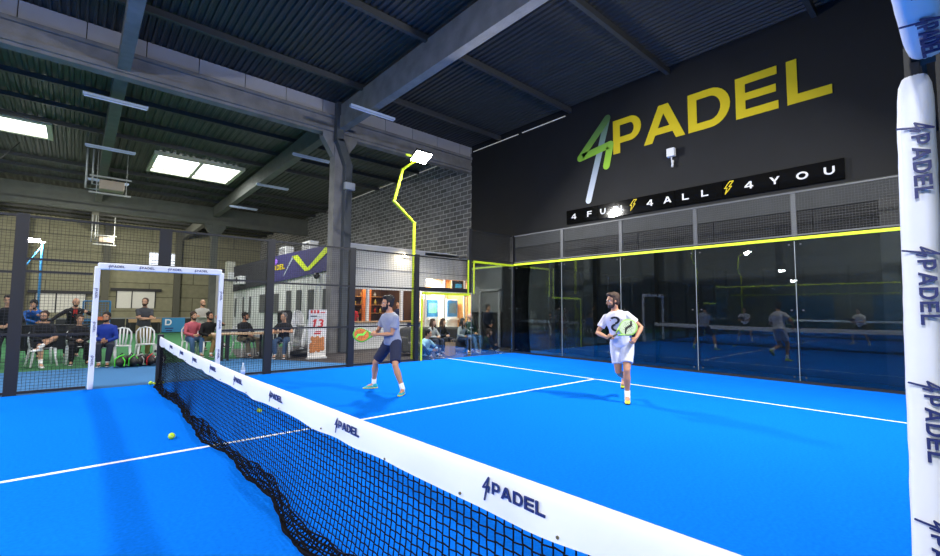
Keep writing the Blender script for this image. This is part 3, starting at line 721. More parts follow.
obj('end_pillar', bx(X0-.55, 24.0, 0, X0-.1, 24.5, 4.2), mat('cream_pillar', (.50, .49, .40), rough=.7), hut)
# interior: bar
obj('back_wall', bx(X0, 12.0, 0, 9.25, 12.1, 2.9), brown, hut)
obj('partition', bx(9.2, Y0+.1, 0, 9.3, 12.1, 2.9), brown, hut)
obj('inner_ceiling', bx(X0, Y0+.1, 2.9, XR, 13.6, 2.95), mat('inner_ceiling', (.4, .35, .3), rough=.8), hut)
obj('lounge_wall', bx(XR, 8.65, 0, XR+.08, 13.6, 3.69), wood_orange, hut)
for x_ in (9.35, 10.86, 11.9): obj('wood_panel', bx(x_, 11.25, 0, x_+.22, 11.3, 2.9), wood_orange, hut)
obj('lounge_wall', bx(9.3, 11.3, 0, XR, 11.4, 2.9), mat('warm_white', (.75, .66, .52), rough=.6), hut)
bm = B()
for z in (1.25, 1.6, 1.95): box(bm, 6.4, 11.75, z, 8.9, 12.0, z+.03)
obj('shelf', bm, wood_orange, hut)
for x in (6.88, 8.36): obj('counter_pillar', bx(x-.05, Y0-.0, .99, x+.05, Y0+.1, 2.17), white_paint, hut)
obj('orange_panel', bx(7.55, 11.2, .9, 7.95, 11.3, 2.3), mat('orange_paint', (.62, .16, .03), rough=.5), hut)
bm = B()
for x in (9.48, 10.48, 11.6): box(bm, x, Y0, .0, x+.07, Y0+.06, 2.72)
box(bm, 9.45, Y0, 2.16, XR, Y0+.06, 2.23); box(bm, 9.45, Y0, 0, XR, Y0+.06, .08)
obj('glazing_frame', bm, white_paint, hut)
obj('glazing', bx(9.5, Y0+.02, .05, XR-.02, Y0+.03, 2.72), gls_clear, hut)
rnd = random.Random(5)
cols = [(.5, .05, .03), (.05, .2, .08), (.6, .45, .1), (.5, .5, .5), (.03, .05, .2), (.45, .2, .05)]
bp_ = None
for k in range(22):
    z = (1.28, 1.63, 1.98)[k % 3]; x = 6.5+(k//3)*.33+rnd.uniform(-.05, .05)
    bm = B(); r_ = .035+rnd.random()*.02; h_ = .16+rnd.random()*.08
    loft(bm, [(0, 0, 0), (0, 0, h_*.6), (0, 0, h_*.75), (0, 0, h_)], [r_, r_, r_*.4, r_*.35], None, 10)
    ci = rnd.randrange(6)
    o = tag(obj('bottle', bm, mat('bottle_%d' % ci, cols[ci], rough=.25), smooth=True), 'small bottle on the shelves inside the bar', 'bottle', 'bottles on the bar shelves'); o.location = (x, 11.86, z)
t = thing('television', 'lit television on the wall inside the bar, above the red-shirted person', 'television', (6.95, 11.6, 1.75))
obj('casing', bx(-.42, -.05, -.27, .42, .03, .27), black_m, t); obj('screen', bx(-.38, -.06, -.23, .38, -.05, .23), mat('tv_screen', (.35, .5, .45), emit=.8, var=.5, scale=3), t)
t = thing('wall_screen', 'dark screen hung high in the lounge glazing with blue writing', 'screen', (11.5, 9.75, 2.5))
obj('casing', bx(-.40, 0, -.22, .35, .05, .22), black_m, t); obj('screen', bx(-.2, -.01, -.1, .15, 0, .08), mat('blue_screen', (.02, .2, .35), emit=.8), t)
for x, lab, em in ((10.45, 'blue-edged arcade screen with green picture, left of the pair in the lounge', (.15, .45, .3)), (11.58, 'blue-edged arcade screen with dark picture, right of the pair in the lounge', (.06, .10, .12))):
    t = thing('arcade_machine', lab, 'machine', (x, 10.3, 0))
    obj('cabinet', bx(-.36, 0, 0, .32, .4, 1.9), white_paint, t, bevel=.02)
    s_ = obj('bezel', bx(-.30, -.03, 1.12, .28, 0, 1.86), blue_frame, t); obj('screen', bx(-.22, -.04, 1.28, .20, -.03, 1.72), mat('scr%d' % int(x), em, emit=.9, var=.5, scale=5), s_)
    obj('control_shelf', bx(-.3, -.15, .98, .28, 0, 1.05), white_paint, t)
def inlight(loc, e, s=.8, col=(1, .85, .65)):
    area('room_and_fill_light', loc, (loc[0], loc[1], 0), s, e, col)
inlight((7.6, 10.8, 2.85), 60); inlight((10.6, 10.7, 2.85), 520, 1.2, (1, .88, .70)); inlight((10.6, 9.95, 2.65), 120, .8, (1, .95, .88))
inlight((8.8, 7.2, 3.6), 130, .5, (1, .95, .9))  # added fill light above the sofa group, outside the rooms
t = thing('notice_board', 'navy notice on the white counter front beside the fence post', 'sign', (8.75, Y0-.27, .62))
obj('board', bx(-.3, 0, -.3, .3, .015, .3), mat('navy_board', (.01, .02, .09), rough=.5), t); obj('writing', bx(-.2, -.008, .1, .2, 0, .16), sign_white, t)
t = thing('wall_lamp', 'small warm bulb on the bar roof edge beside the yellow pole', 'lamp', (8.35, Y0-.12, 3.58))
bm = B(); ball(bm, (0, 0, 0), .07); obj('bulb', bm, mat('warm_bulb', (1, .85, .6), emit=14), t); obj('bracket', bx(-.02, .03, -.1, .25, .12, -.04), white_paint, t)
area('bulb_light', (8.35, Y0-.3, 3.6), (8.3, Y0, 2.8), .15, 12, (1, .85, .6))
# banner
t = thing('banner', 'long navy banner with a yellow zigzag on the side of the bar building', 'banner', (X0-.16, 0, 0))
def sq(name, pts, m, par, x=0., th=.03):
    bm = B(); a = [bm.verts.new((x, y, z)) for y, z in pts]; b = [bm.verts.new((x-th, y, z)) for y, z in pts]; bm.faces.new(a); bm.faces.new(b[::-1])
    for i in range(len(pts)): bm.faces.new((a[i], a[(i+1) % len(a)], b[(i+1) % len(a)], b[i]))
    return obj(name, bm, m, par)
sq('cloth', [(9.45, 2.92), (9.45, 3.84), (17.5, 3.92), (17.5, 2.62)], navy_banner, t)
sq('cloth', [(17.55, 2.62), (17.55, 3.9), (27.0, 3.9), (27.0, 2.3)], mat('dark_cloth', (.02, .02, .025), rough=.7), t)
sq('yellow_stroke', [(14.3, 3.72), (13.6, 3.72), (12.25, 2.98), (12.75, 2.98)], yellow, t, -.04, .006)
sq('yellow_stroke', [(12.75, 2.98), (12.25, 2.98), (9.75, 3.84), (10.6, 3.84)], yellow, t, -.045, .006)
sq('pale_stroke', [(14.25, 3.70), (14.0, 3.70), (15.2, 2.9), (15.3, 2.9)], mat('pale_print', (.35, .4, .5)), t, -.04, .006)
bm = B(); ball(bm, (-.05, 16.5, 3.62), (.02, .45, .14)); obj('round_emblem', bm, mat('violet_print', (.30, .12, .75), rough=.5), t)
bm = B(); P, L = logo_polys(.24); place_polys(bm, [[(a*1.6, b) for a, b in q] for q in P], (-.04, 17.4, 3.22), (0, -1, 0), (0, 0, 1), .006); obj('writing', bm, sign_yellow, t)
for x, y, z, w_, lab in ((6.4, 14.0, 4.15, .9, 'white air conditioning unit on the bar roof, nearer one'), (6.4, 17.0, 4.2, 1.0, 'white air conditioning unit on the bar roof, farther one')):
    t = thing('air_conditioner', lab, 'air conditioner', (x, y, z-.3)); obj('casing', bx(-.2, -w_/2, 0, .2, w_/2, .55), white_paint, t, bevel=.02)
    bm = B()
    for k in range(6): box(bm, -.22, -w_*.4, .08+k*.07, -.2, w_*.4, .10+k*.07)
    obj('grille', bm, dark_hoard, t)
for y, z, lab in ((22.0, 3.0, 'white fan unit on the dark wall left of the banner'), (24.5, 3.35, 'white vent box farther left on the dark wall')):
    t = thing('wall_unit', lab, 'air conditioner', (X0-.35, y, z)); obj('casing', bx(-.15, -.7, -.25, .15, .7, .2), white_paint, t, bevel=.03)
    bm = B(); ball(bm, (-.15, 0, 0), (.03, .2, .16)); obj('fan', bm, dark_hoard, t)
t = thing('wall_speaker', 'small black round speaker below the banner', 'speaker', (X0-.22, 11.5, 2.72)); bm = B(); ball(bm, (0, 0, 0), (.1, .16, .13)); obj('casing', bm, black_m, t, smooth=True); obj('bracket', bx(0, -.03, -.03, .1, .03, .03), black_m, t)

# ------------------------------------------------------------------ people
SK = [mat('skin_light', (.60, .33, .20), rough=.55, var=.06, scale=8), mat('skin_tan', (.50, .24, .13), rough=.55, var=.06, scale=8), mat('skin_dark', (.16, .08, .05), rough=.5, var=.06, scale=8)]
HAIR = dict(black=mat('hair_black', (.010, .008, .007), rough=.7, var=.3, scale=60, bump=.5, bscale=120), brown=mat('hair_brown', (.05, .025, .014), rough=.7, var=.35, scale=60, bump=.5, bscale=120),
            grey=mat('hair_grey', (.18, .17, .16), rough=.7, var=.3, scale=60, bump=.5, bscale=120))
eye_m = mat('eye_dark', (.02, .015, .012), rough=.2); lip_m = mat('lips', (.35, .12, .10), rough=.5); eye_w = mat('eye_white', (.7, .7, .7), rough=.3)
def cloth(h, rough=.85): return mat('cloth_'+h, h, rough=rough, var=.18, scale=5, bump=.25, bscale=14)
def ik(a, b, l1, l2, pole):
    a, b = V(a), V(b); d = b-a; D = min(d.length, (l1+l2)*.998); u = d.normalized(); b = a+u*D
    c = (l1*l1-l2*l2+D*D)/(2*D); h = math.sqrt(max(0, l1*l1-c*c)); p = V(pole); p = (p-u*p.dot(u)).normalized()
    return a+u*c+p*h, b
def person(x, y, rz, label, H=1.78, pelvis=(0, 0, .93), neck=(0, .02, 1.47), twist=0., look=(0, 0), feet=((-.11, .02, 0, 12), (.11, .02, 0, -12)), lift=(0, 0), kp=((-.1, 1, .1), (.1, 1, .1)),
           hands=((-.25, .08, .80), (.25, .08, .80)), ep=((-.5, -1, -.1), (.5, -1, -.1)), hd=(None, None), skin=0, top='333333', sleeve=1., bottom='222222', blen=1., shoes='222222', sock='dddddd', hair='black', hstyle='short', beard=False,
           group=None, vox=.013, z0=0., jacket=None, print_=None, soles='e8e8e8', curl=.9, female=False, glasses=False):
    S = H/1.78
    t = thing('person', label, 'person', (x, y, z0), rz, group); t.scale = (S, S, S)
    P, N = V(pelvis), V(neck); up = (N-P).normalized()
    hipside = V((1, 0, 0)); sh = V((math.cos(twist), math.sin(twist), 0)); sh = (sh-up*sh.dot(up)).normalized(); fwd = up.cross(sh)
    if female: wsc = .90
    else: wsc = 1.
    shz = N-up*.105
    def tors(k):   # position along the spine with slight lordosis
        return P+(N-P)*k
    def side_(k): return hipside.lerp(sh, max(0, min(1, k)))
    secs = [(-.16, .10, .085), (-.08, .155, .105), (.04, .165, .112), (.22, .145, .102), (.42, .138, .105), (.62, .160, .118), (.76, .172, .115), (.85, .155, .10), (.91, .118, .082), (.96, .080, .068), (1.0, .062, .062)]
    def torso(bm, k0, k1, g=0., gz=1.):
        pts, rad, sd = [], [], []
        for k, a, b in secs:
            if k0 <= k <= k1: pts.append(tors(k)); rad.append(((a*wsc)+g, b+g)); sd.append(side_(k))
        loft(bm, pts, rad, sd, 18)
    # head
    hup = (up*.55+V((0, 0, 1))*.45).normalized()
    Rl = Matrix.Rotation(look[0], 3, 'Z'); base_f = (fwd-hup*fwd.dot(hup)).normalized()
    hf = (Rl @ base_f); hs = hf.cross(hup).normalized(); Rp = Matrix.Rotation(look[1], 3, hs); hf = Rp @ hf; hu = Rp @ hup; hs = hf.cross(hu).normalized()
    HC = N+hup*.145+base_f*.015+hf*.015
    HR = Matrix((hs, hf, hu)).transposed()
    def hp(a, b, c): return HC+hs*a+hf*b+hu*c
    body = B()
    torso(body, -.2, 1.0)
    loft(body, [N-up*.05, N+hup*.03, HC-hu*.05-hf*.02], [.062, .054, .058], None, 12)
    ball(body, hp(0, -.012, .035), (.074, .094, .088), 3, HR)
    ball(body, hp(0, .022, -.035), (.058, .068, .078), 3, HR)
    ball(body, hp(0, .055, -.082), (.030, .030, .024), 2, HR)
    loft(body, [hp(0, .082, .02), hp(0, .098, -.012), hp(0, .108, -.026), hp(0, .085, -.038)], [.008, .011, .016, .012], [hs]*4, 8)
    for s in (-1, 1):
        ball(body, hp(s*.074, -.008, -.002), (.010, .018, .030), 2, HR)
        ball(body, hp(s*.036, .060, -.022), (.024, .022, .022), 2, HR)
    ball(body, hp(0, .084, .030), (.048, .012, .012), 2, HR)
    J = {}
    for i, s in enumerate((-1, 1)):
        hip = P+hipside*s*.09-V((0, 0, .03)); fx, fy, fz, fr = feet[i]
        ank = V((fx, fy, fz+.085+lift[i])); kn, ank = ik(hip, ank, .44, .425, kp[i])
        J['hip', s], J['knee', s], J['ank', s] = hip, kn, ank
        fd = V((-math.sin(math.radians(fr)), math.cos(math.radians(fr)), 0))
        if lift[i] > .03: fd = (fd+V((0, 0, -min(1.2, lift[i]*5)))).normalized()
        J['fd', s] = fd
        m1, m2 = hip.lerp(kn, .5), kn.lerp(ank, .3); cf = (kn-hip).cross(ank-kn)
        loft(body, [hip+V((0, 0, .05)), hip.lerp(kn, .2), m1, kn.lerp(hip, .08), kn, kn.lerp(ank, .12), m2, kn.lerp(ank, .65), ank], [.085, .088, .074, .056, .053, .050, .058, .042, .035], None, 14)
        loft(body, [ank+V((0, 0, .01)), ank+fd*.03-V((0, 0, .03)), ank+fd*.12-V((0, 0, .055))], [.036, .038, .030], None, 10)
        shd = shz+sh*s*.168*wsc; hand = V(hands[i])
        el, wr = ik(shd, hand, .29, .255, ep[i]); J['sh', s], J['el', s], J['wr', s] = shd, el, wr
        ball(body, shd, .056, 2)
        loft(body, [shd-sh*s*.05, shd, shd.lerp(el, .35), shd.lerp(el, .8), el, el.lerp(wr, .25), el.lerp(wr, .7), wr], [.05, .052, .047, .039, .037, .041, .031, .025], None, 12)
        # hand: palm, four curled fingers, thumb
        d = V(hd[i]).normalized() if hd[i] else (wr-el).normalized()
        pn = d.cross(V((0, 0, 1))); pn = pn.normalized() if pn.length > .1 else V((1, 0, 0)); pn = pn*(-s) # palm faces the middle
        ac = d.cross(pn).normalized()          # across the palm
        if ac.dot(V((0, 0, 1))) < 0: ac = -ac
        loft(body, [wr-d*.01, wr+d*.035, wr+d*.085], [(.026, .018), (.040, .015), (.040, .013)], [ac]*3, 10)
        for q, ln in enumerate((.070, .078, .072, .055)):
            o0 = wr+d*.078+ac*(.030-.020*q); seg = ln/3; cur = o0; a_ = .25; pts = [o0-d*.02]
            for w_ in range(3):
                dd = d*math.cos(a_)+pn*math.sin(a_); pts.append(cur); cur = cur+dd*seg*1.05; a_ += curl*.75
            pts.append(cur); loft(body, pts, [.009, .0092, .0088, .0082, .007], None, 8)
        o0 = wr+d*.025+ac*.034; loft(body, [o0-ac*.02, o0, o0+d*.025+ac*.02+pn*.008, o0+d*.052+ac*.016+pn*.028], [.013, .0125, .011, .008], None, 8)
        J['palm', s] = wr+d*.06+pn*.02; J['pd', s] = d; J['pn', s] = pn; J['ac', s] = ac
    mobj('body', remesh(body, vox if vox > .009 else vox, 3 if vox > .009 else 2), SK[skin], t)
    # face
    for s in (-1, 1):
        bm = B(); ball(bm, hp(s*.031, .0745, .010), (.014, .010, .0075), 2, HR); e = obj('eye', bm, eye_w, t, smooth=True)
        bm = B(); ball(bm, hp(s*.031, .083, .010), (.0065, .004, .0065), 1, HR); obj('iris', bm, eye_m, e)
        bm = B(); loft(bm, [hp(s*.014, .089, .028), hp(s*.032, .087, .034), hp(s*.050, .074, .028)], [.005, .006, .004], None, 6); obj('eyebrow', bm, HAIR[hair] if hstyle != 'bald' else HAIR['brown'], t)
    bm = B(); loft(bm, [hp(-.022, .077, -.058), hp(0, .088, -.057), hp(.022, .077, -.058)], [.003, .0065, .003], None, 6); obj('mouth', bm, lip_m, t)
    if glasses:
        bm = B()
        for s in (-1, 1):
            tube(bm, [hp(s*.031+.022*math.cos(a), .094, .008+.017*math.sin(a)) for a in [k*PI/6 for k in range(13)]], .003, 5); tube(bm, [hp(s*.053, .09, .012), hp(s*.078, .0, .012)], .003, 5)
        obj('glasses', bm, black_m, t)
    hm = HAIR[hair]
    if hstyle != 'bald':
        bm = B(); rr = random.Random(int(abs(x*100)+abs(y*10)))
        ball(bm, hp(0, -.030, .052), (.084, .094, .090), 3, HR); ball(bm, hp(0, -.050, .0), (.074, .062, .085), 3, HR)
        for k in range(26 if hstyle != 'buzz' else 0):
            a = rr.uniform(0, 2*PI); b = rr.uniform(.2, 1.3); q = V((.078*math.cos(a)*math.cos(b), -.03+.09*math.sin(a)*math.cos(b), .055+.088*math.sin(b)))
            if q.y > .055 and q.z < .10: q.z = .115
            ball(bm, hp(*q), .020+rr.random()*.008, 1)
        for s in (-1, 1): ball(bm, hp(s*.068, .008, .022), (.012, .020, .032), 2, HR)
        if hstyle == 'curly': ball(bm, hp(0, .045, .118), (.062, .045, .030), 2, HR)
        if hstyle == 'long':
            for s in (-1, 1): loft(bm, [hp(s*.045, -.02, .10), hp(s*.082, -.005, .03), hp(s*.085, .01, -.08), hp(s*.095, .035, -.20), hp(s*.085, .05, -.30)], [.03, (.028, .04), (.03, .045), (.032, .045), .015], None, 10)
            loft(bm, [hp(0, -.08, .06), hp(0, -.10, -.06), hp(0, -.095, -.22)], [(.06, .04), (.085, .04), (.06, .025)], [hs]*3, 12)
        if hstyle == 'bun': ball(bm, hp(0, -.12, .05), .045, 2)
        mobj('hair', remesh(bm, .010, 2), hm, t)
    else:
        bm = B(); ball(bm, hp(0, -.020, -.002), (.0775, .092, .050), 3, HR); mobj('hair', remesh(bm, .008, 2), mat('stubble', (.22, .14, .11), rough=.8), t)
    if beard:
        bm = B(); ball(bm, hp(0, .030, -.066), (.058, .060, .046), 3, HR); ball(bm, hp(0, .060, -.09), (.034, .030, .026), 2, HR)
        for s in (-1, 1): ball(bm, hp(s*.060, .012, -.028), (.010, .024, .045), 2, HR)
        bm2 = remesh(bm, .008, 2); bo = mobj('beard', bm2, HAIR[hair if hair != 'grey' else 'brown'], t)
    # clothes
    def garment(name, fill, h, v=None):
        bm = B(); fill(bm); return mobj(name, remesh(bm, v or max(vox, .010), 4), cloth(h) if isinstance(h, str) else h, t)
    def topf(bm):
        torso(bm, -.09, .96, .022); loft(bm, [tors(.25), tors(.02), tors(-.06)], [(.160*wsc, .122), (.190*wsc, .142), (.190*wsc, .142)], [hipside]*3, 18); loft(bm, [tors(.88), tors(.94), tors(.985)], [(.125, .092), (.092, .080), (.070, .068)], [sh, sh, sh], 14)
        for s in (-1, 1):
            a, e, w_ = J['sh', s], J['el', s], J['wr', s]
            if sleeve > .6:
                loft(bm, [a-sh*s*.08, a, a.lerp(e, .5), e, e.lerp(w_, .5), e.lerp(w_, .97)], [.06, .060, .056, .052, .046, .038], None, 12); ball(bm, a, .060, 2)
            else:
                loft(bm, [a-sh*s*.08, a, a.lerp(e, .4), a.lerp(e, sleeve*1.5)], [.06, .061, .064, .068], None, 12); ball(bm, a, .061, 2)
    shirt = garment('shirt', topf, top)
    def botf(bm):
        torso(bm, -.2, .12, .016)
        for s in (-1, 1):
            h_, k_, a = J['hip', s], J['knee', s], J['ank', s]
            if blen > .9: loft(bm, [h_+V((0, 0, .04)), h_.lerp(k_, .3), h_.lerp(k_, .75), k_, k_.lerp(a, .35), k_.lerp(a, .92)], [.100, .102, .082, .072, .070, .056], None, 14)
            else: loft(bm, [h_+V((0, 0, .04)), h_.lerp(k_, .3), h_.lerp(k_, blen), h_.lerp(k_, blen+.06)], [.104, .104, .092, .094], None, 14)
    garment('trousers' if blen > .9 else 'shorts', botf, bottom)
    for s in (-1, 1):
        a, fd = J['ank', s], J['fd', s]; dn = V((0, 0, -1)) if abs(fd.z) < .1 else (fd.cross(V((fd.y, -fd.x, 0)).normalized()))
        if dn.z > 0: dn = -dn
        sd = fd.cross(dn).normalized()
        if blen < .9 or sock:
            bm = B(); loft(bm, [a.lerp(J['knee', s], .26 if blen < .9 else .1), a, a+dn*.04+fd*.02], [.043, .041, .042], None, 12); obj('sock', bm, cloth(sock), t, smooth=True)
        bm = B()
        loft(bm, [a-fd*.062+dn*.050, a-fd*.045+dn*.045, a+dn*.040, a+fd*.06+dn*.050, a+fd*.13+dn*.060, a+fd*.185+dn*.066], [(.026, .026), (.036, .036), (.040, .042), (.043, .033), (.044, .023), (.026, .012)], [sd]*6, 12)
        loft(bm, [a+dn*-.012-fd*.012, a+dn*.03], [.044, .046], None, 12)
        so = mobj('shoe', remesh(bm, .008, 2), cloth(shoes, .5), t)
        bm = B(); loft(bm, [a-fd*.07+dn*.073, a+dn*.073, a+fd*.07+dn*.073, a+fd*.14+dn*.073, a+fd*.195+dn*.073], [(.024, .012), (.038, .012), (.040, .012), (.046, .012), (.024, .010)], [sd]*5, 12); obj('sole', bm, cloth(soles, .5), so, smooth=True)
    t_ = J; t_['root'] = t; t_['S'] = S; t_['shirt'] = shirt; t_['front'] = fwd; t_['tors'] = tors; t_['sh_'] = sh; t_['up'] = up; t_['hp'] = hp
    return t_
def chest_print(J, polys, m, k, w_, h_, off=.155, ox=0):
    bm = B(); c = J['tors'](k)+J['front']*off
    place_polys(bm, [[((a-.5)*w_+ox, (b-.5)*h_) for a, b in q] for q in polys], c, J['sh_'], J['up'], .002)
    # bend onto the chest
    for v in bm.verts:
        a = (v.co-c).dot(J['sh_']); v.co -= J['front']*(a*a*3.2)
    obj('print', bm, m, J['root'])

# --- the two players in view
p1 = person(2.97, 1.54, math.radians(97), 'player in grey t-shirt and navy shorts crouching with a racket', H=1.80, pelvis=(-.02, -.08, .87), neck=(-.04, .02, 1.40), look=(math.radians(-28), .05),
    feet=((-.42, .0, 0, 30), (.42, -.02, 0, -35)), kp=((-.4, 1, .1), (.4, 1, .1)), hands=((.03, .22, 1.0), (.13, .22, 1.01)), ep=((-1, -.9, -.4), (1, -.9, -.4)), hd=((.5, .8, 0), (-.6, .8, 0)), skin=1,
    top='8d93a6', sleeve=.42, bottom='1d2440', blen=.80, shoes='2aa8a8', soles='e7d64a', sock='dcdde0', hair='black', hstyle='curly', beard=True, vox=.0085, curl=1.4)
p2 = person(5.52, -1.62, math.radians(113), 'player in white t-shirt and white shorts striding forward with a racket', H=1.80, pelvis=(.05, -.04, .93), neck=(.14, .06, 1.46), twist=-.1, look=(math.radians(-48), .02),
    feet=((-.04, .12, 0, 6), (.06, -.36, .10, -10)), lift=(.0, .14), kp=((.0, 1, 0), (.05, 1, -.2)), hands=((-.19, .22, 1.02), (.24, .25, 1.02)), ep=((-1, -.6, -.3), (1, -.6, -.3)), hd=((.4, .6, -.6), (-.8, .5, .1)), skin=1,
    top='dcdae6', sleeve=.42, bottom='d0d0da', blen=.66, shoes='c8dc2e', soles='20242a', sock='f0f0f0', hair='brown', hstyle='curly', beard=True, vox=.0085, curl=1.2)
# swap: the planted foot is his left one in the photo
def racket(pos, d, nrm, lab, rim, face, name='padel_racket'):
    """head along d, flat face towards nrm; pos is the grip centre"""
    t = thing(name, lab, 'racket', pos); d = V(d).normalized(); nrm = V(nrm); nrm = (nrm-d*nrm.dot(d)).normalized(); s = d.cross(nrm)
    def pt(a, b, c=0): return d*b+s*a+nrm*c
    out = []
    for k in range(36):
        a = 2*PI*k/36; r_ = 1-.10*max(0, -math.sin(a))**2
        out.append((.128*math.cos(a)*(1 if math.sin(a) > 0 else (1+.5*math.sin(a)*abs(math.cos(a))*.4)), .30+.135*math.sin(a)))
    def slab(k, th, inner=0):
        bm = B(); A = [bm.verts.new(pt(x*k, .30+(y-.30)*k, th)) for x, y in out]; Bv = [bm.verts.new(pt(x*k, .30+(y-.30)*k, -th)) for x, y in out]
        bm.faces.new(A); bm.faces.new(Bv[::-1])
        for i in range(36): bm.faces.new((A[i], A[(i+1) % 36], Bv[(i+1) % 36], Bv[i]))
        return bm
    bm = B(); tube(bm, [pt(x, y) for x, y in out]+[pt(*out[0])], .0135, 8); loft(bm, [pt(-.075, .20), pt(-.02, .10)], [.016, .014], None, 8); loft(bm, [pt(.075, .20), pt(.02, .10)], [.016, .014], None, 8)
    obj('frame', bm, rim, t, smooth=True)
    f_ = obj('face', slab(.93, .015), face, t)
    bm = B()
    for i in range(-3, 4):
        for j in range(-3, 4):
            if i*i+j*j < 10:
                bmesh.ops.create_cone(bm, cap_ends=True, segments=8, radius1=.006, radius2=.006, depth=.033, matrix=Matrix.Translation(pt(i*.027, .31+j*.027)) @ nrm.to_track_quat('Z', 'Y').to_matrix().to_4x4())
    hl = obj('hole', bm, black_m, f_); hl['kind'] = 'stuff'
    bm = B(); loft(bm, [pt(0, -.07), pt(0, -.06), pt(0, .11)], [.014, .0165, .0155], None, 10); obj('grip', bm, black_m, t, smooth=True)
    for sg in (1, -1):
        bm = B(); loft(bm, [pt(-.06, .40, sg*.016), pt(.0, .36, sg*.016), (pt(.0, .27, sg*.016)), pt(.07, .21, sg*.016)], [(.012, .002), (.02, .002), (.02, .002), (.008, .002)], [s]*4, 8); obj('swoosh', bm, MATS['r_band'] if name != 'x' else rim, f_)
    return t
mat('r_band', (.15, .75, .08), rough=.4)
def W_(J, v): 
    r = J['root']; return r.matrix_basis @ V(v)
bpy.context.view_layer.update()
def hand_w(J, s): return W_(J, J['palm', s])
a = hand_w(p1, 1).lerp(hand_w(p1, -1), .5)
racket(tuple(a+V((.08, -.02, -.01))), (-.80, .20, .0), (-.55, -.62, .45), 'racket with orange face and lime green rim held by the grey-shirt player', mat('r_rim_green', (.10, .42, .04), rough=.3), mat('r_face_orange', (.62, .16, .05), rough=.35, var=.8, scale=11))
MATS['r_band'] = mat('r_swoosh', (.01, .01, .012), rough=.4)
a = hand_w(p2, 1)
racket(tuple(a+V((-.02, -.02, 0))), (.50, -.62, .50), (-.85, -.45, .35), 'racket with pale green face and black swoosh held by the white-shirt player', mat('r_rim_lime', (.35, .62, .12), rough=.3), mat('r_face_pale', (.50, .60, .40), rough=.4, var=.2))
red_t = mat('red_text', (.5, .05, .06)); blk_t = mat('black_text', (.02, .02, .025))
chest_print(p2, stroke((.05, .55), (.85, .62), .05), red_t, .70, .22, .20, .150)
chest_print(p2, arc(.5, .75, (.40, .25), (.22, .13), 40, 270)+arc(.5, .30, (.42, .24), (.22, .13), -140, 90), blk_t, .62, .20, .26, .155)
chest_print(p1, stroke((.4, .5), (.6, .5), .1), mat('grey_text', (.10, .10, .12)), .72, .1, .03, .14)
bpy.context.view_layer.update()

# --- their opponents, mirrored in the back glass
o1 = person(-5.2, -2.0, math.radians(-70), 'opponent in white t-shirt with a racket, mirrored at the right of the glass', pelvis=(0, -.05, .88), neck=(0, .08, 1.38), feet=((-.28, .05, 0, 15), (.28, -.05, 0, -15)), kp=((-.3, 1, 0), (.3, 1, 0)),
    hands=((-.05, .36, 1.02), (.06, .36, 1.02)), ep=((-1, -.5, -.5), (1, -.5, -.5)), top='e8e8ea', sleeve=.42, bottom='202228', blen=.75, sock='eeeeee', shoes='dddddd', hstyle='short')
racket(tuple(hand_w(o1, 1)), (.7, .3, .3), (0, .2, 1), 'racket of the mirrored opponent at the right', MATS['matte_black'], mat('r_face_grey', (.3, .3, .32)))
o2 = person(-3.5, 2.1, math.radians(-100), 'opponent in white t-shirt and black shorts with a racket, mirrored left of the pane joint', pelvis=(0, -.05, .88), neck=(0, .08, 1.38), feet=((-.28, .05, 0, 15), (.28, -.05, 0, -15)), kp=((-.3, 1, 0), (.3, 1, 0)),
    hands=((-.05, .36, 1.02), (.06, .36, 1.02)), ep=((-1, -.5, -.5), (1, -.5, -.5)), top='eeeeee', sleeve=.42, bottom='17181c', blen=.75, sock='eeeeee', shoes='dddddd', hstyle='short')
racket(tuple(hand_w(o2, 1)), (.7, .0, .3), (0, .2, 1), 'racket of the mirrored opponent left of the pane joint', MATS['matte_black'], MATS['r_face_grey'])

# ------------------------------------------------------------------ chairs
def make_chair():
    t = thing('plastic_chair', '', 'chair', (0, 0, 0), group='white plastic chairs behind the fence')
    bm = B(); loft(bm, [(0, .22, .44), (0, .0, .43), (0, -.20, .44)], [(.22, .012), (.215, .012), (.19, .012)], [(1, 0, 0)]*3, 12)
    obj('seat', bm, plastic_white, t, smooth=True)
    bm = B(); ar = [(-.19, -.19, .43), (-.21, -.24, .62), (-.20, -.28, .78), (-.13, -.30, .87), (0, -.305, .90), (.13, -.30, .87), (.20, -.28, .78), (.21, -.24, .62), (.19, -.19, .43)]
    tube(bm, ar, .020, 8); b = obj('backrest', bm, plastic_white, t, smooth=True)
    for x in (-.11, -.037, .037, .11):
        bm = B(); loft(bm, [(x*.8, -.20, .44), (x, -.25, .65), (x*1.05, -.295, .88)], [(.018, .007)]*3, [(1, 0, 0)]*3, 8); obj('slat', bm, plastic_white, b, smooth=True)
    for sx, sy in ((-1, 1), (1, 1), (-1, -1), (1, -1)):
        bm = B(); loft(bm, [(sx*.19, sy*.19, .44), (sx*.21, sy*.21, .2), (sx*.24, sy*.25, 0)], [(.030, .018), (.022, .014), (.020, .014)], [(1, 0, 0)]*3, 8); obj('leg', bm, plastic_white, t, smooth=True)
    return t
chair0 = make_chair(); used = False
def chair(x, y, rz, lab, z=0.):
    global used
    c = chair0 if not used else copy_tree(chair0); used = True
    c.location = (x, y, z); c.rotation_euler = (0, 0, rz); c['label'] = lab
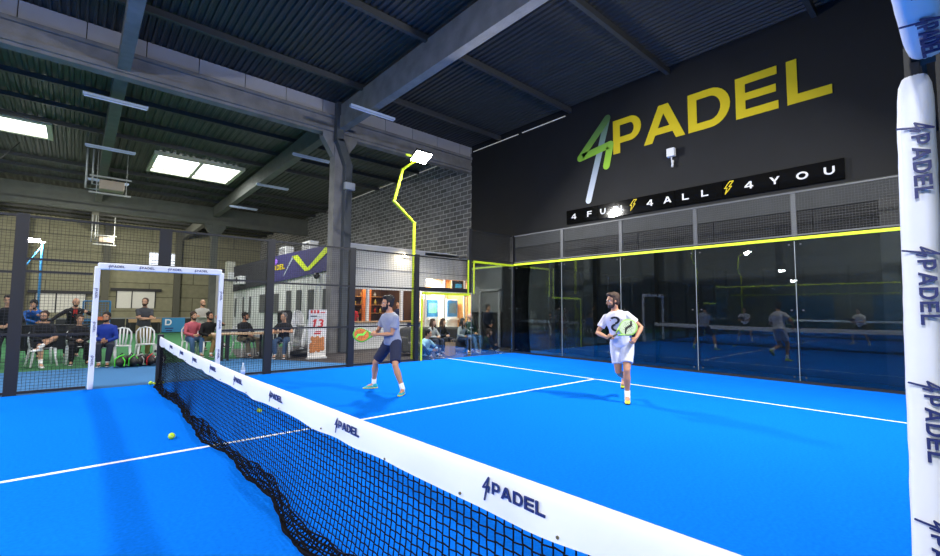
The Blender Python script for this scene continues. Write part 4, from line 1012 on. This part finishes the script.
def seated(x, y, rz, lab, clab, low=0, **k):
    a = dict(pelvis=(0, -.04, .52), neck=(0, .0, 1.04), feet=((-.13, .42, 0, 8), (.13, .42, 0, -8)), kp=((-.15, 1, .8), (.15, 1, .8)), hands=((-.05, .30, .62), (.06, .30, .63)), ep=((-1, -.4, -.5), (1, -.4, -.5)), hd=((.6, .8, -.1), (-.6, .8, -.1)))
    a.update(k)
    if clab: chair(x-math.sin(rz)*(-.0)-0, y, rz, clab)
    return person(x, y, rz, lab, **a)
R180 = PI
seated(-1.83, 9.75, R180+.25, 'seated man in black hoodie and glasses with legs crossed, behind the left fence', 'white plastic chair under the man with crossed legs', top='111318', bottom='14161b', blen=.7, beard=True, hair='brown', glasses=True,
       feet=((.16, .50, .40, -60), (.10, .42, 0, 0)), kp=((-.6, .6, .8), (.1, 1, .8)), shoes='e8e8e8', sock='f0f0f0', skin=0, lift=(0, 0), look=(-.5, 0), neck=(0, -.02, 1.06))
seated(-1.17, 9.9, R180+.1, 'seated woman in black with hands clasped, between the hooded man and the blue jacket', 'white plastic chair under the woman in black', top='0e0f12', bottom='0c0d10', hair='brown', hstyle='bun', female=True, H=1.68, shoes='151515', sock='0c0c0c', look=(.2, 0),
       feet=((-.16, .40, 0, 10), (.16, .40, 0, -10)))
seated(-.66, 9.15, R180-.1, 'seated man in royal blue jacket and dark trousers beside the white door post', 'white plastic chair under the man in the blue jacket', top='1c3c9c', bottom='232838', hair='black', beard=True, shoes='17181c', skin=1,
       feet=((-.09, .46, 0, 4), (.07, .44, 0, -4)), look=(-.3, 0), hands=((-.04, .26, .60), (.05, .27, .64)))
seated(1.42, 10.25, R180+.15, 'seated man in salmon pink sweater and jeans behind the net end', 'white plastic chair under the man in pink', top='c4606c', bottom='4a6a92', hair='brown', beard=True, feet=((-.1, .46, 0, 4), (.12, .46, 0, -4)), look=(.25, 0), skin=0)
seated(1.80, 10.0, R180+.2, 'seated man in black sweater and khaki trousers with a hand on his cheek', 'white plastic chair under the man in khaki trousers', top='101114', bottom='8a6f48', hair='black', beard=True, skin=1,
       feet=((.10, .44, 0, 0), (-.20, .60, .26, 40)), kp=((-.1, 1, .8), (.3, .8, 1)), hands=((-.17, .13, 1.10), (.10, .28, .62)), ep=((-.8, .3, -1), (1, -.4, -.5)), hd=((.3, -.2, 1), (-.6, .8, -.1)), look=(.3, 0), shoes='20242c')
seated(2.62, 9.35, R180+.4, 'seated man in dark shirt behind the long wooden table', 'white plastic chair behind the table', top='14151a', bottom='6f6450', hair='black', beard=True, feet=((-.2, .44, 0, 8), (.2, .5, 0, -8)), look=(.5, 0), skin=1)
seated(3.46, 8.35, R180-.55, 'seated grey-haired man in dark polo at the table end, partly behind the fence post', 'white plastic chair at the right end of the table', top='17181d', sleeve=.45, bottom='3f5878', hair='grey', hstyle='buzz', look=(-.5, 0), hands=((-.1, .35, .78), (.1, .35, .78)))
person(.24, 10.6, R180+.1, 'standing man in grey t-shirt and khaki trousers with arms crossed', H=1.76, top='4a4c50', sleeve=.42, bottom='857550', hair='brown', hstyle='buzz', beard=True, shoes='303030', look=(-.5, 0),
       hands=((.11, .20, 1.16), (-.12, .23, 1.14)), ep=((-1, .1, -.7), (1, .1, -.7)), hd=((1, .15, .15), (-1, .15, .1)))
person(2.02, 12.3, R180, 'standing bald man in pale grey sweater with arms crossed', H=1.76, top='b9b6ae', bottom='1a2233', hstyle='bald', beard=True, hair='brown', shoes='222222', look=(.45, 0),
       hands=((.11, .21, 1.16), (-.12, .24, 1.14)), ep=((-1, .1, -.7), (1, .1, -.7)), hd=((1, .15, .15), (-1, .15, .1)))
person(-2.12, 11.75, R180-.1, 'man in bright blue hoodie leaning on the black table with hand at his mouth', H=1.76, top='1f62b8', bottom='22252c', hair='black', beard=True, pelvis=(0, -.25, .93), neck=(0, .05, 1.38),
       hands=((.03, .26, 1.34), (-.10, .30, 1.02)), ep=((-1, .3, -.8), (1, .3, -.6)), hd=((.2, -.2, 1), (-1, .2, 0)), look=(-.2, 0), feet=((-.1, -.3, 0, 5), (.1, -.3, 0, -5)))
pb = person(-1.28, 11.75, R180+.1, 'bald man in black jacket over red shirt leaning on the table with arms spread', H=1.80, top='15161a', bottom='1a1c22', hstyle='bald', beard=True, hair='black', pelvis=(0, -.2, .93), neck=(0, .03, 1.42),
       hands=((-.42, .05, .95), (.55, .25, 1.0)), ep=((-1, -.3, .1), (1, -.2, .1)), look=(.1, 0), feet=((-.12, -.3, 0, 5), (.12, -.3, 0, -5)))
chest_print(pb, rc(.3, 0, .7, 1), mat('red_shirt', (.65, .04, .03)), .78, .22, .24, .142)
for s_ in (-.5, .5): chest_print(pb, arc(.5, .5, (.4, .5), (.2, .25), 0, 360), mat('pale_emblem', (.55, .55, .5)), .72, .09, .12, .145, s_*.22)
person(-2.50, 10.15, R180-.1, 'standing man in black top behind the thick fence post', top='121317', bottom='191c24', hair='black', shoes='e6e6e6', H=1.75, hands=((-.10, .2, 1.02), (.10, .2, 1.0)), ep=((-1, -.3, -.3), (1, -.3, -.3)))
person(-2.92, 10.3, R180, 'bald person in black cut off by the left edge of the photo', top='121317', bottom='191c24', hstyle='bald', H=1.77)
# empty chairs
chair(-.33, 9.45, R180-.1, 'empty white plastic chair just right of the white door post')
chair(.25, 9.75, R180+.05, 'empty white plastic chair in front of the standing man in grey')
for k in range(9): chair(4.22+.012*k, 8.95, R180+.5, 'stacked white plastic chair beside the poster, %s' % ('bottom of the stack', 'second from the bottom', 'third from the bottom', 'fourth from the bottom', 'middle of the stack', 'fourth from the top', 'third from the top', 'second from the top', 'topmost')[k], z=.06*k)

# ------------------------------------------------------------------ things behind the fence
t = thing('scorer_table', 'black covered table behind the seated spectators at left', 'table', (-1.72, 11.15, 0))
obj('front_board', bx(-.72, -.25, .30, .72, -.22, .92), dark_hoard, t); obj('tabletop', bx(-.75, -.27, .92, .75, .27, .96), black_m, t)
for sx in (-.7, .7):
    for sy in (-.22, .22): obj('leg', bx(sx-.025, sy-.025, 0, sx+.025, sy+.025, .92), black_m, t)
t = thing('trestle_table', 'long wooden table on black legs right of the far opening', 'table', (2.45, 8.55, 0), -.15)
obj('tabletop', bx(-.85, -.35, .70, .85, .35, .735), wood, t)
for sx in (-.6, -.45, .45, .75):
    for sy in (-.28, .28): obj('leg', bx(sx-.03, sy-.03, 0, sx+.03, sy+.03, .70), black_m, t)
t = thing('speaker', 'black loudspeaker on a tripod stand left of the chair stack', 'speaker', (3.80, 9.30, 0), .2)
bm = B(); pad = pad_box((0, 0, .80), (0, 0, 1.38), .20, .17, (1, 0, 0), 10); bm.free(); cs = obj('cabinet', pad, black_m, t, smooth=True)
obj('grille', bx(-.15, -.185, .86, .15, -.17, 1.32), mat('grille', (.03, .03, .032), rough=.8, bump=.8, bscale=200), cs)
for a in (0, 2.1, 4.2):
    bm = B(); tube(bm, [(0, 0, .45), (.4*math.cos(a), .4*math.sin(a), 0.02)], .014); obj('leg', bm, black_m, t)
bm = B(); tube(bm, [(0, 0, .2), (0, 0, .82)], .018); obj('pole', bm, black_m, t)
t = thing('gear_bag', 'heap of black equipment bag on the floor by the speaker stand', 'bag', (3.95, 8.15, 0))
bm = B(); ball(bm, (0, 0, .10), (.38, .2, .12)); ball(bm, (.2, .05, .13), (.2, .16, .12)); obj('body', bm, black_m, t, smooth=True)
bm = B(); tube(bm, [(-.2, 0, .2), (-.05, 0, .30), (.15, 0, .22)], .015); obj('handle', bm, black_m, t)
t = thing('rollup_banner', 'white roll-up poster with a red 13 and fried food by the column', 'poster', (4.06, 7.3, 0))
sf = obj('sheet', bx(-.27, 0, .03, .27, .006, 1.42), mat('poster_white', (.78, .76, .74), rough=.5), t)
obj('base', bx(-.29, -.06, 0, .29, .06, .04), white_paint, t); bm = B(); box(bm, -.01, .02, .03, .01, .03, 1.42); obj('pole', bm, steel, t)
bm = B(); g1, w1 = glyph('1'); g3, w3 = glyph('3')
place_polys(bm, [[(a+b*.18, b) for a, b in q] for q in g1+[[(p+.7, r_) for p, r_ in q] for q in g3]], (-.13, -.001, .92), (.20, 0, 0), (0, 0, .22), .0) if False else place_polys(bm, [[((a+b*.18)*.23, b*.24) for a, b in q] for q in g1+[[(p+.72, r_) for p, r_ in q] for q in g3]], (-.19, -.001, .90), (1, 0, 0), (0, 0, 1), .004)
obj('number', bm, red_m, sf)
bm = B()
for x in (-.22, -.12, -.02): place_polys(bm, rc(0, 0, .06, .10), (x, -.001, 1.31), (1, 0, 0), (0, 0, 1), .004)
place_polys(bm, rc(0, 0, .14, .03), (.08, -.001, 1.32), (1, 0, 0), (0, 0, 1), .004); place_polys(bm, rc(0, 0, .20, .05)+rc(.04, .07, .22, .10), (-.10, -.001, .70), (1, 0, 0), (0, 0, 1), .004)
obj('red_stripe', bm, red_m, sf)
bm = B(); place_polys(bm, rc(0, 0, .2, .025), (-.22, -.001, 1.22), (1, 0, 0), (0, 0, 1), .004); obj('writing', bm, black_m, sf)
bm = B(); rr = random.Random(2)
for k in range(34): ball(bm, (rr.uniform(-.18, .18), -.006, rr.uniform(.22, .60)), (rr.uniform(.05, .075), .008, rr.uniform(.05, .08)), 2)
obj('food_picture', bm, chicken, sf)
# racket bags in front of the chairs
bagc = [('111512', '58e838'), ('14161a', '50d040'), ('141414', '9a9a9a'), ('1a1214', 'c02028'), ('151515', 'd8d8d8')]
for k, (x, y) in enumerate(((-.36, 8.42), (-.16, 8.45), (.02, 8.5), (.20, 8.45), (.42, 8.4))):
    t = thing('racket_bag', ('black racket bag with bright green piping at the left end of the row', 'black racket bag with a green stripe, second in the row', 'plain dark racket bag in the middle of the row', 'black and red racket bag, fourth in the row', 'dark bag with white marks at the right end of the row')[k], 'bag', (x, y, 0), .4*(k % 2)-.2)
    bm = B(); ball(bm, (0, 0, .14), (.12, .22, .14)); loft(bm, [(0, -.3, .1), (0, -.1, .14), (0, .2, .14)], [.05, .13, .12], None, 12); mobj('body', remesh(bm, .015, 3), cloth(bagc[k][0], .6), t)
    bm = B(); tube(bm, [(-.10, -.16, .02), (-.10, -.17, .20), (-.02, -.15, .27), (.05, -.05, .29)], .014); tube(bm, [(.08, -.2, .03), (.09, -.19, .16), (.04, -.16, .24)], .014); obj('piping', bm, cloth(bagc[k][1], .5), t)
    bm = B(); tube(bm, [(-.04, 0, .27), (0, .02, .33), (.04, .1, .27)], .010); obj('handle', bm, black_m, t)
# water bottle by the net
t = thing('water_bottle', 'clear plastic water bottle standing by the far fence', 'bottle', (1.42, 4.72, 0))
bm = B(); loft(bm, [(0, 0, 0), (0, 0, .01), (0, 0, .20), (0, 0, .25), (0, 0, .29)], [.036, .042, .042, .022, .014], None, 16)
obj('body', bm, mat('clear_plastic', (.35, .45, .55), rough=.15), t, smooth=True); bm = B(); loft(bm, [(0, 0, .285), (0, 0, .315)], [.016, .016], None, 12); obj('cap', bm, plastic_white, t)
bm = B(); loft(bm, [(0, 0, .09), (0, 0, .17)], [.0435, .0435], None, 16); obj('label', bm, mat('label_blue', (.45, .55, .75)), t, smooth=True)
# blue frame, poster and bench on the far hoarding
t = thing('goal_frame', 'blue tube frame with mesh standing before the far hoarding, left of centre', 'frame', (-.45, 24.2, 0))
bm = B()
for x in (-.55, .5): tube(bm, [(x, 0, 0), (x, 0, 1.72)], .04)
for z in (.05, .75, 1.72): tube(bm, [(-.55, 0, z), (.5, 0, z)], .035)
obj('tubes', bm, blue_frame, t); bm = B(); wires(bm, (-.5, 0, 0), (1, 0, 0), .95, .1, 1.68, .12, .006); obj('mesh', bm, blue_frame, t)
t = thing('blue_poster', 'blue poster with a white letter on the far hoarding, left of the pale-sweater man', 'poster', (2.9, 24.9, 0))
pp = obj('sheet', bx(-.5, 0, .03, .6, .03, .84), mat('poster_blue', (.03, .22, .45)), t)
bm = B(); g, w_ = glyph('D'); place_polys(bm, [[(a*.30, b*.34) for a, b in q] for q in g], (-.36, -.002, .42), (1, 0, 0), (0, 0, 1), .01); obj('letter', bm, sign_white, pp)
bm = B(); place_polys(bm, rc(.05, 0, .35, .06)+rc(0, .14, .4, .2), (-.35, -.002, .08), (1, 0, 0), (0, 0, 1), .01); obj('writing', bm, navy_print, pp)
t = thing('bench', 'pale wooden bench before the far hoarding', 'bench', (1.55, 24.3, 0)); obj('seat', bx(-.7, -.2, .62, .7, .2, .80), wood, t)
for s_ in (-.6, .6): obj('leg', bx(s_-.04, -.15, 0, s_+.04, .15, .62), dark_hoard, t)
t = thing('crate', 'orange crate on the far court behind the blue-jacket man', 'box', (-.42, 20.5, 0)); obj('body', bx(-.2, -.2, .85, .2, .2, 1.0), mat('orange_crate', (.6, .14, .05)), t); obj('stand', bx(-.12, -.12, 0, .12, .12, .85), dark_hoard, t)
# person in red and one in navy in the bar
person(6.55, 10.1, R180*.9, 'person in red shirt behind the bar counter, left of the white pillar', top='c42a2e', sleeve=.45, bottom='222222', hstyle='short', H=1.70)
person(8.75, 10.3, R180*.6, 'person in navy sweater standing at the right end of the bar', top='16244e', bottom='222222', H=1.80)
# ------------------------------------------------------------------ lounge group behind the corner glass
t = thing('sofa', 'dark grey sofa behind the corner glass with people on it', 'sofa', (8.35, 7.15, 0), -.55)
obj('seat', bx(-1.2, -.35, .12, 1.2, .35, .40), fabric_dark, t, bevel=.06); obj('backrest', bx(-1.2, .25, .12, 1.2, .48, .82), fabric_dark, t, bevel=.08)
for s_ in (-1, 1): obj('armrest', bx(s_*1.2-.12, -.38, .1, s_*1.2+.12, .48, .60), fabric_dark, t, bevel=.08)
for sx in (-1.1, 1.1):
    for sy in (-.3, .4): obj('leg', bx(sx-.03, sy-.03, 0, sx+.03, sy+.03, .12), black_m, t)
t = thing('sofa', 'dark grey armchair behind the yellow-edged glass, left of the lounge group', 'sofa', (7.0, 6.5, 0), -.3)
obj('seat', bx(-.4, -.35, .1, .4, .35, .40), fabric_dark, t, bevel=.06); obj('backrest', bx(-.45, .25, .1, .45, .45, .85), fabric_dark, t, bevel=.08)
for s_ in (-1, 1): obj('armrest', bx(s_*.45-.1, -.35, .1, s_*.45+.1, .45, .58), fabric_dark, t, bevel=.06)
fc = R180-.2
lows = dict(pelvis=(0, -.05, .48), neck=(0, .02, .98))
person(6.72, 5.55, fc+.5, 'man in light blue shirt sitting on the floor behind the yellow-edged glass', H=1.72, pelvis=(0, -.12, .12), neck=(0, .02, .60), top='8db4cc', bottom='27303f', hair='black', look=(.4, 0), skin=1,
       feet=((-.20, .30, 0, 30), (.20, .32, 0, -30)), kp=((-.8, .5, 1), (.8, .5, 1)), hands=((-.13, .32, .26), (.12, .32, .26)), ep=((-1, -.3, -.3), (1, -.3, -.3)), shoes='333333')
seated(7.43, 6.24, fc+.35, 'woman with long brown hair in pale grey top, at the left of the sofa group', None, H=1.62, top='a9a9a6', bottom='2a3040', hair='brown', hstyle='long', female=True, look=(.2, 0), **lows)
seated(8.08, 6.55, fc+.3, 'woman with long hair in black, second on the sofa', None, H=1.62, top='15161a', bottom='1b1e28', hair='brown', hstyle='long', female=True, look=(.4, -.1), **lows)
seated(8.66, 6.2, fc+.35, 'woman with dark long hair in grey cardigan, in the middle of the group', None, H=1.62, top='8f9694', bottom='27344a', hair='black', hstyle='long', female=True, look=(.3, 0), hands=((-.12, .1, .88), (.1, .25, .6)), ep=((-1, .2, -1), (1, -.3, -.3)), hd=((.2, .2, 1), (-.5, .8, 0)), **lows)
g_ = seated(9.05, 6.25, fc+.3, 'bald man in dark green sweater and jeans, at the right of the sofa group', None, H=1.80, top='143a2c', bottom='5d84b0', hstyle='bald', beard=True, hair='brown', look=(.35, 0), shoes='cccccc', feet=((-.12, .45, 0, 8), (.20, .55, 0, -8)))
chest_print(g_, rc(0, .3, .28, .7)+rc(.34, .3, .64, .7)+rc(.7, .3, 1, .7), sign_white, .60, .20, .09, .148)
nv = person(10.02, 6.35, fc+.1, 'man in navy sweater with white and red chest bands by the grey door frame', H=1.66, top='131a30', bottom='14161c', hair='black', hands=((-.08, .22, .98), (.08, .22, .96)), ep=((-1, -.3, -.3), (1, -.3, -.3)), look=(.3, 0), skin=1)
chest_print(nv, rc(0, .6, 1, .9), sign_white, .62, .34, .10, .150); chest_print(nv, rc(0, .2, 1, .5), red_m, .60, .34, .09, .151)
person(9.35, 5.62, fc+.6, 'woman with long brown hair in dark green sitting on the floor at the corner glass', H=1.62, pelvis=(0, -.12, .12), neck=(0, .02, .60), top='12302a', bottom='1b2436', hair='brown', hstyle='long', female=True, look=(.2, .1),
       feet=((-.15, .38, 0, 10), (.15, .42, 0, -10)), kp=((-.4, .5, 1), (.4, .5, 1)), hands=((-.1, .32, .30), (.1, .32, .30)), ep=((-1, -.3, -.3), (1, -.3, -.3)), shoes='333333')
t = thing('paper_bag', 'brown paper shopping bag on the floor behind the corner glass', 'bag', (7.72, 5.65, 0), .3)
bm = B(); v = [bm.verts.new(c) for c in ((-.17, -.09, 0), (.17, -.09, 0), (.17, .09, 0), (-.17, .09, 0), (-.19, -.06, .42), (.19, -.07, .40), (.18, .06, .41), (-.18, .07, .43))]
for q in ((0, 1, 2, 3), (0, 1, 5, 4), (1, 2, 6, 5), (2, 3, 7, 6), (3, 0, 4, 7)): bm.faces.new([v[i] for i in q])
b_ = obj('body', bm, paper, t); sl = b_.modifiers.new('s', 'SOLIDIFY'); sl.thickness = .004
bm = B(); tube(bm, [(-.07, -.07, .41), (-.05, -.07, .50), (.05, -.07, .50), (.07, -.07, .41)], .006); obj('handle', bm, paper, t)
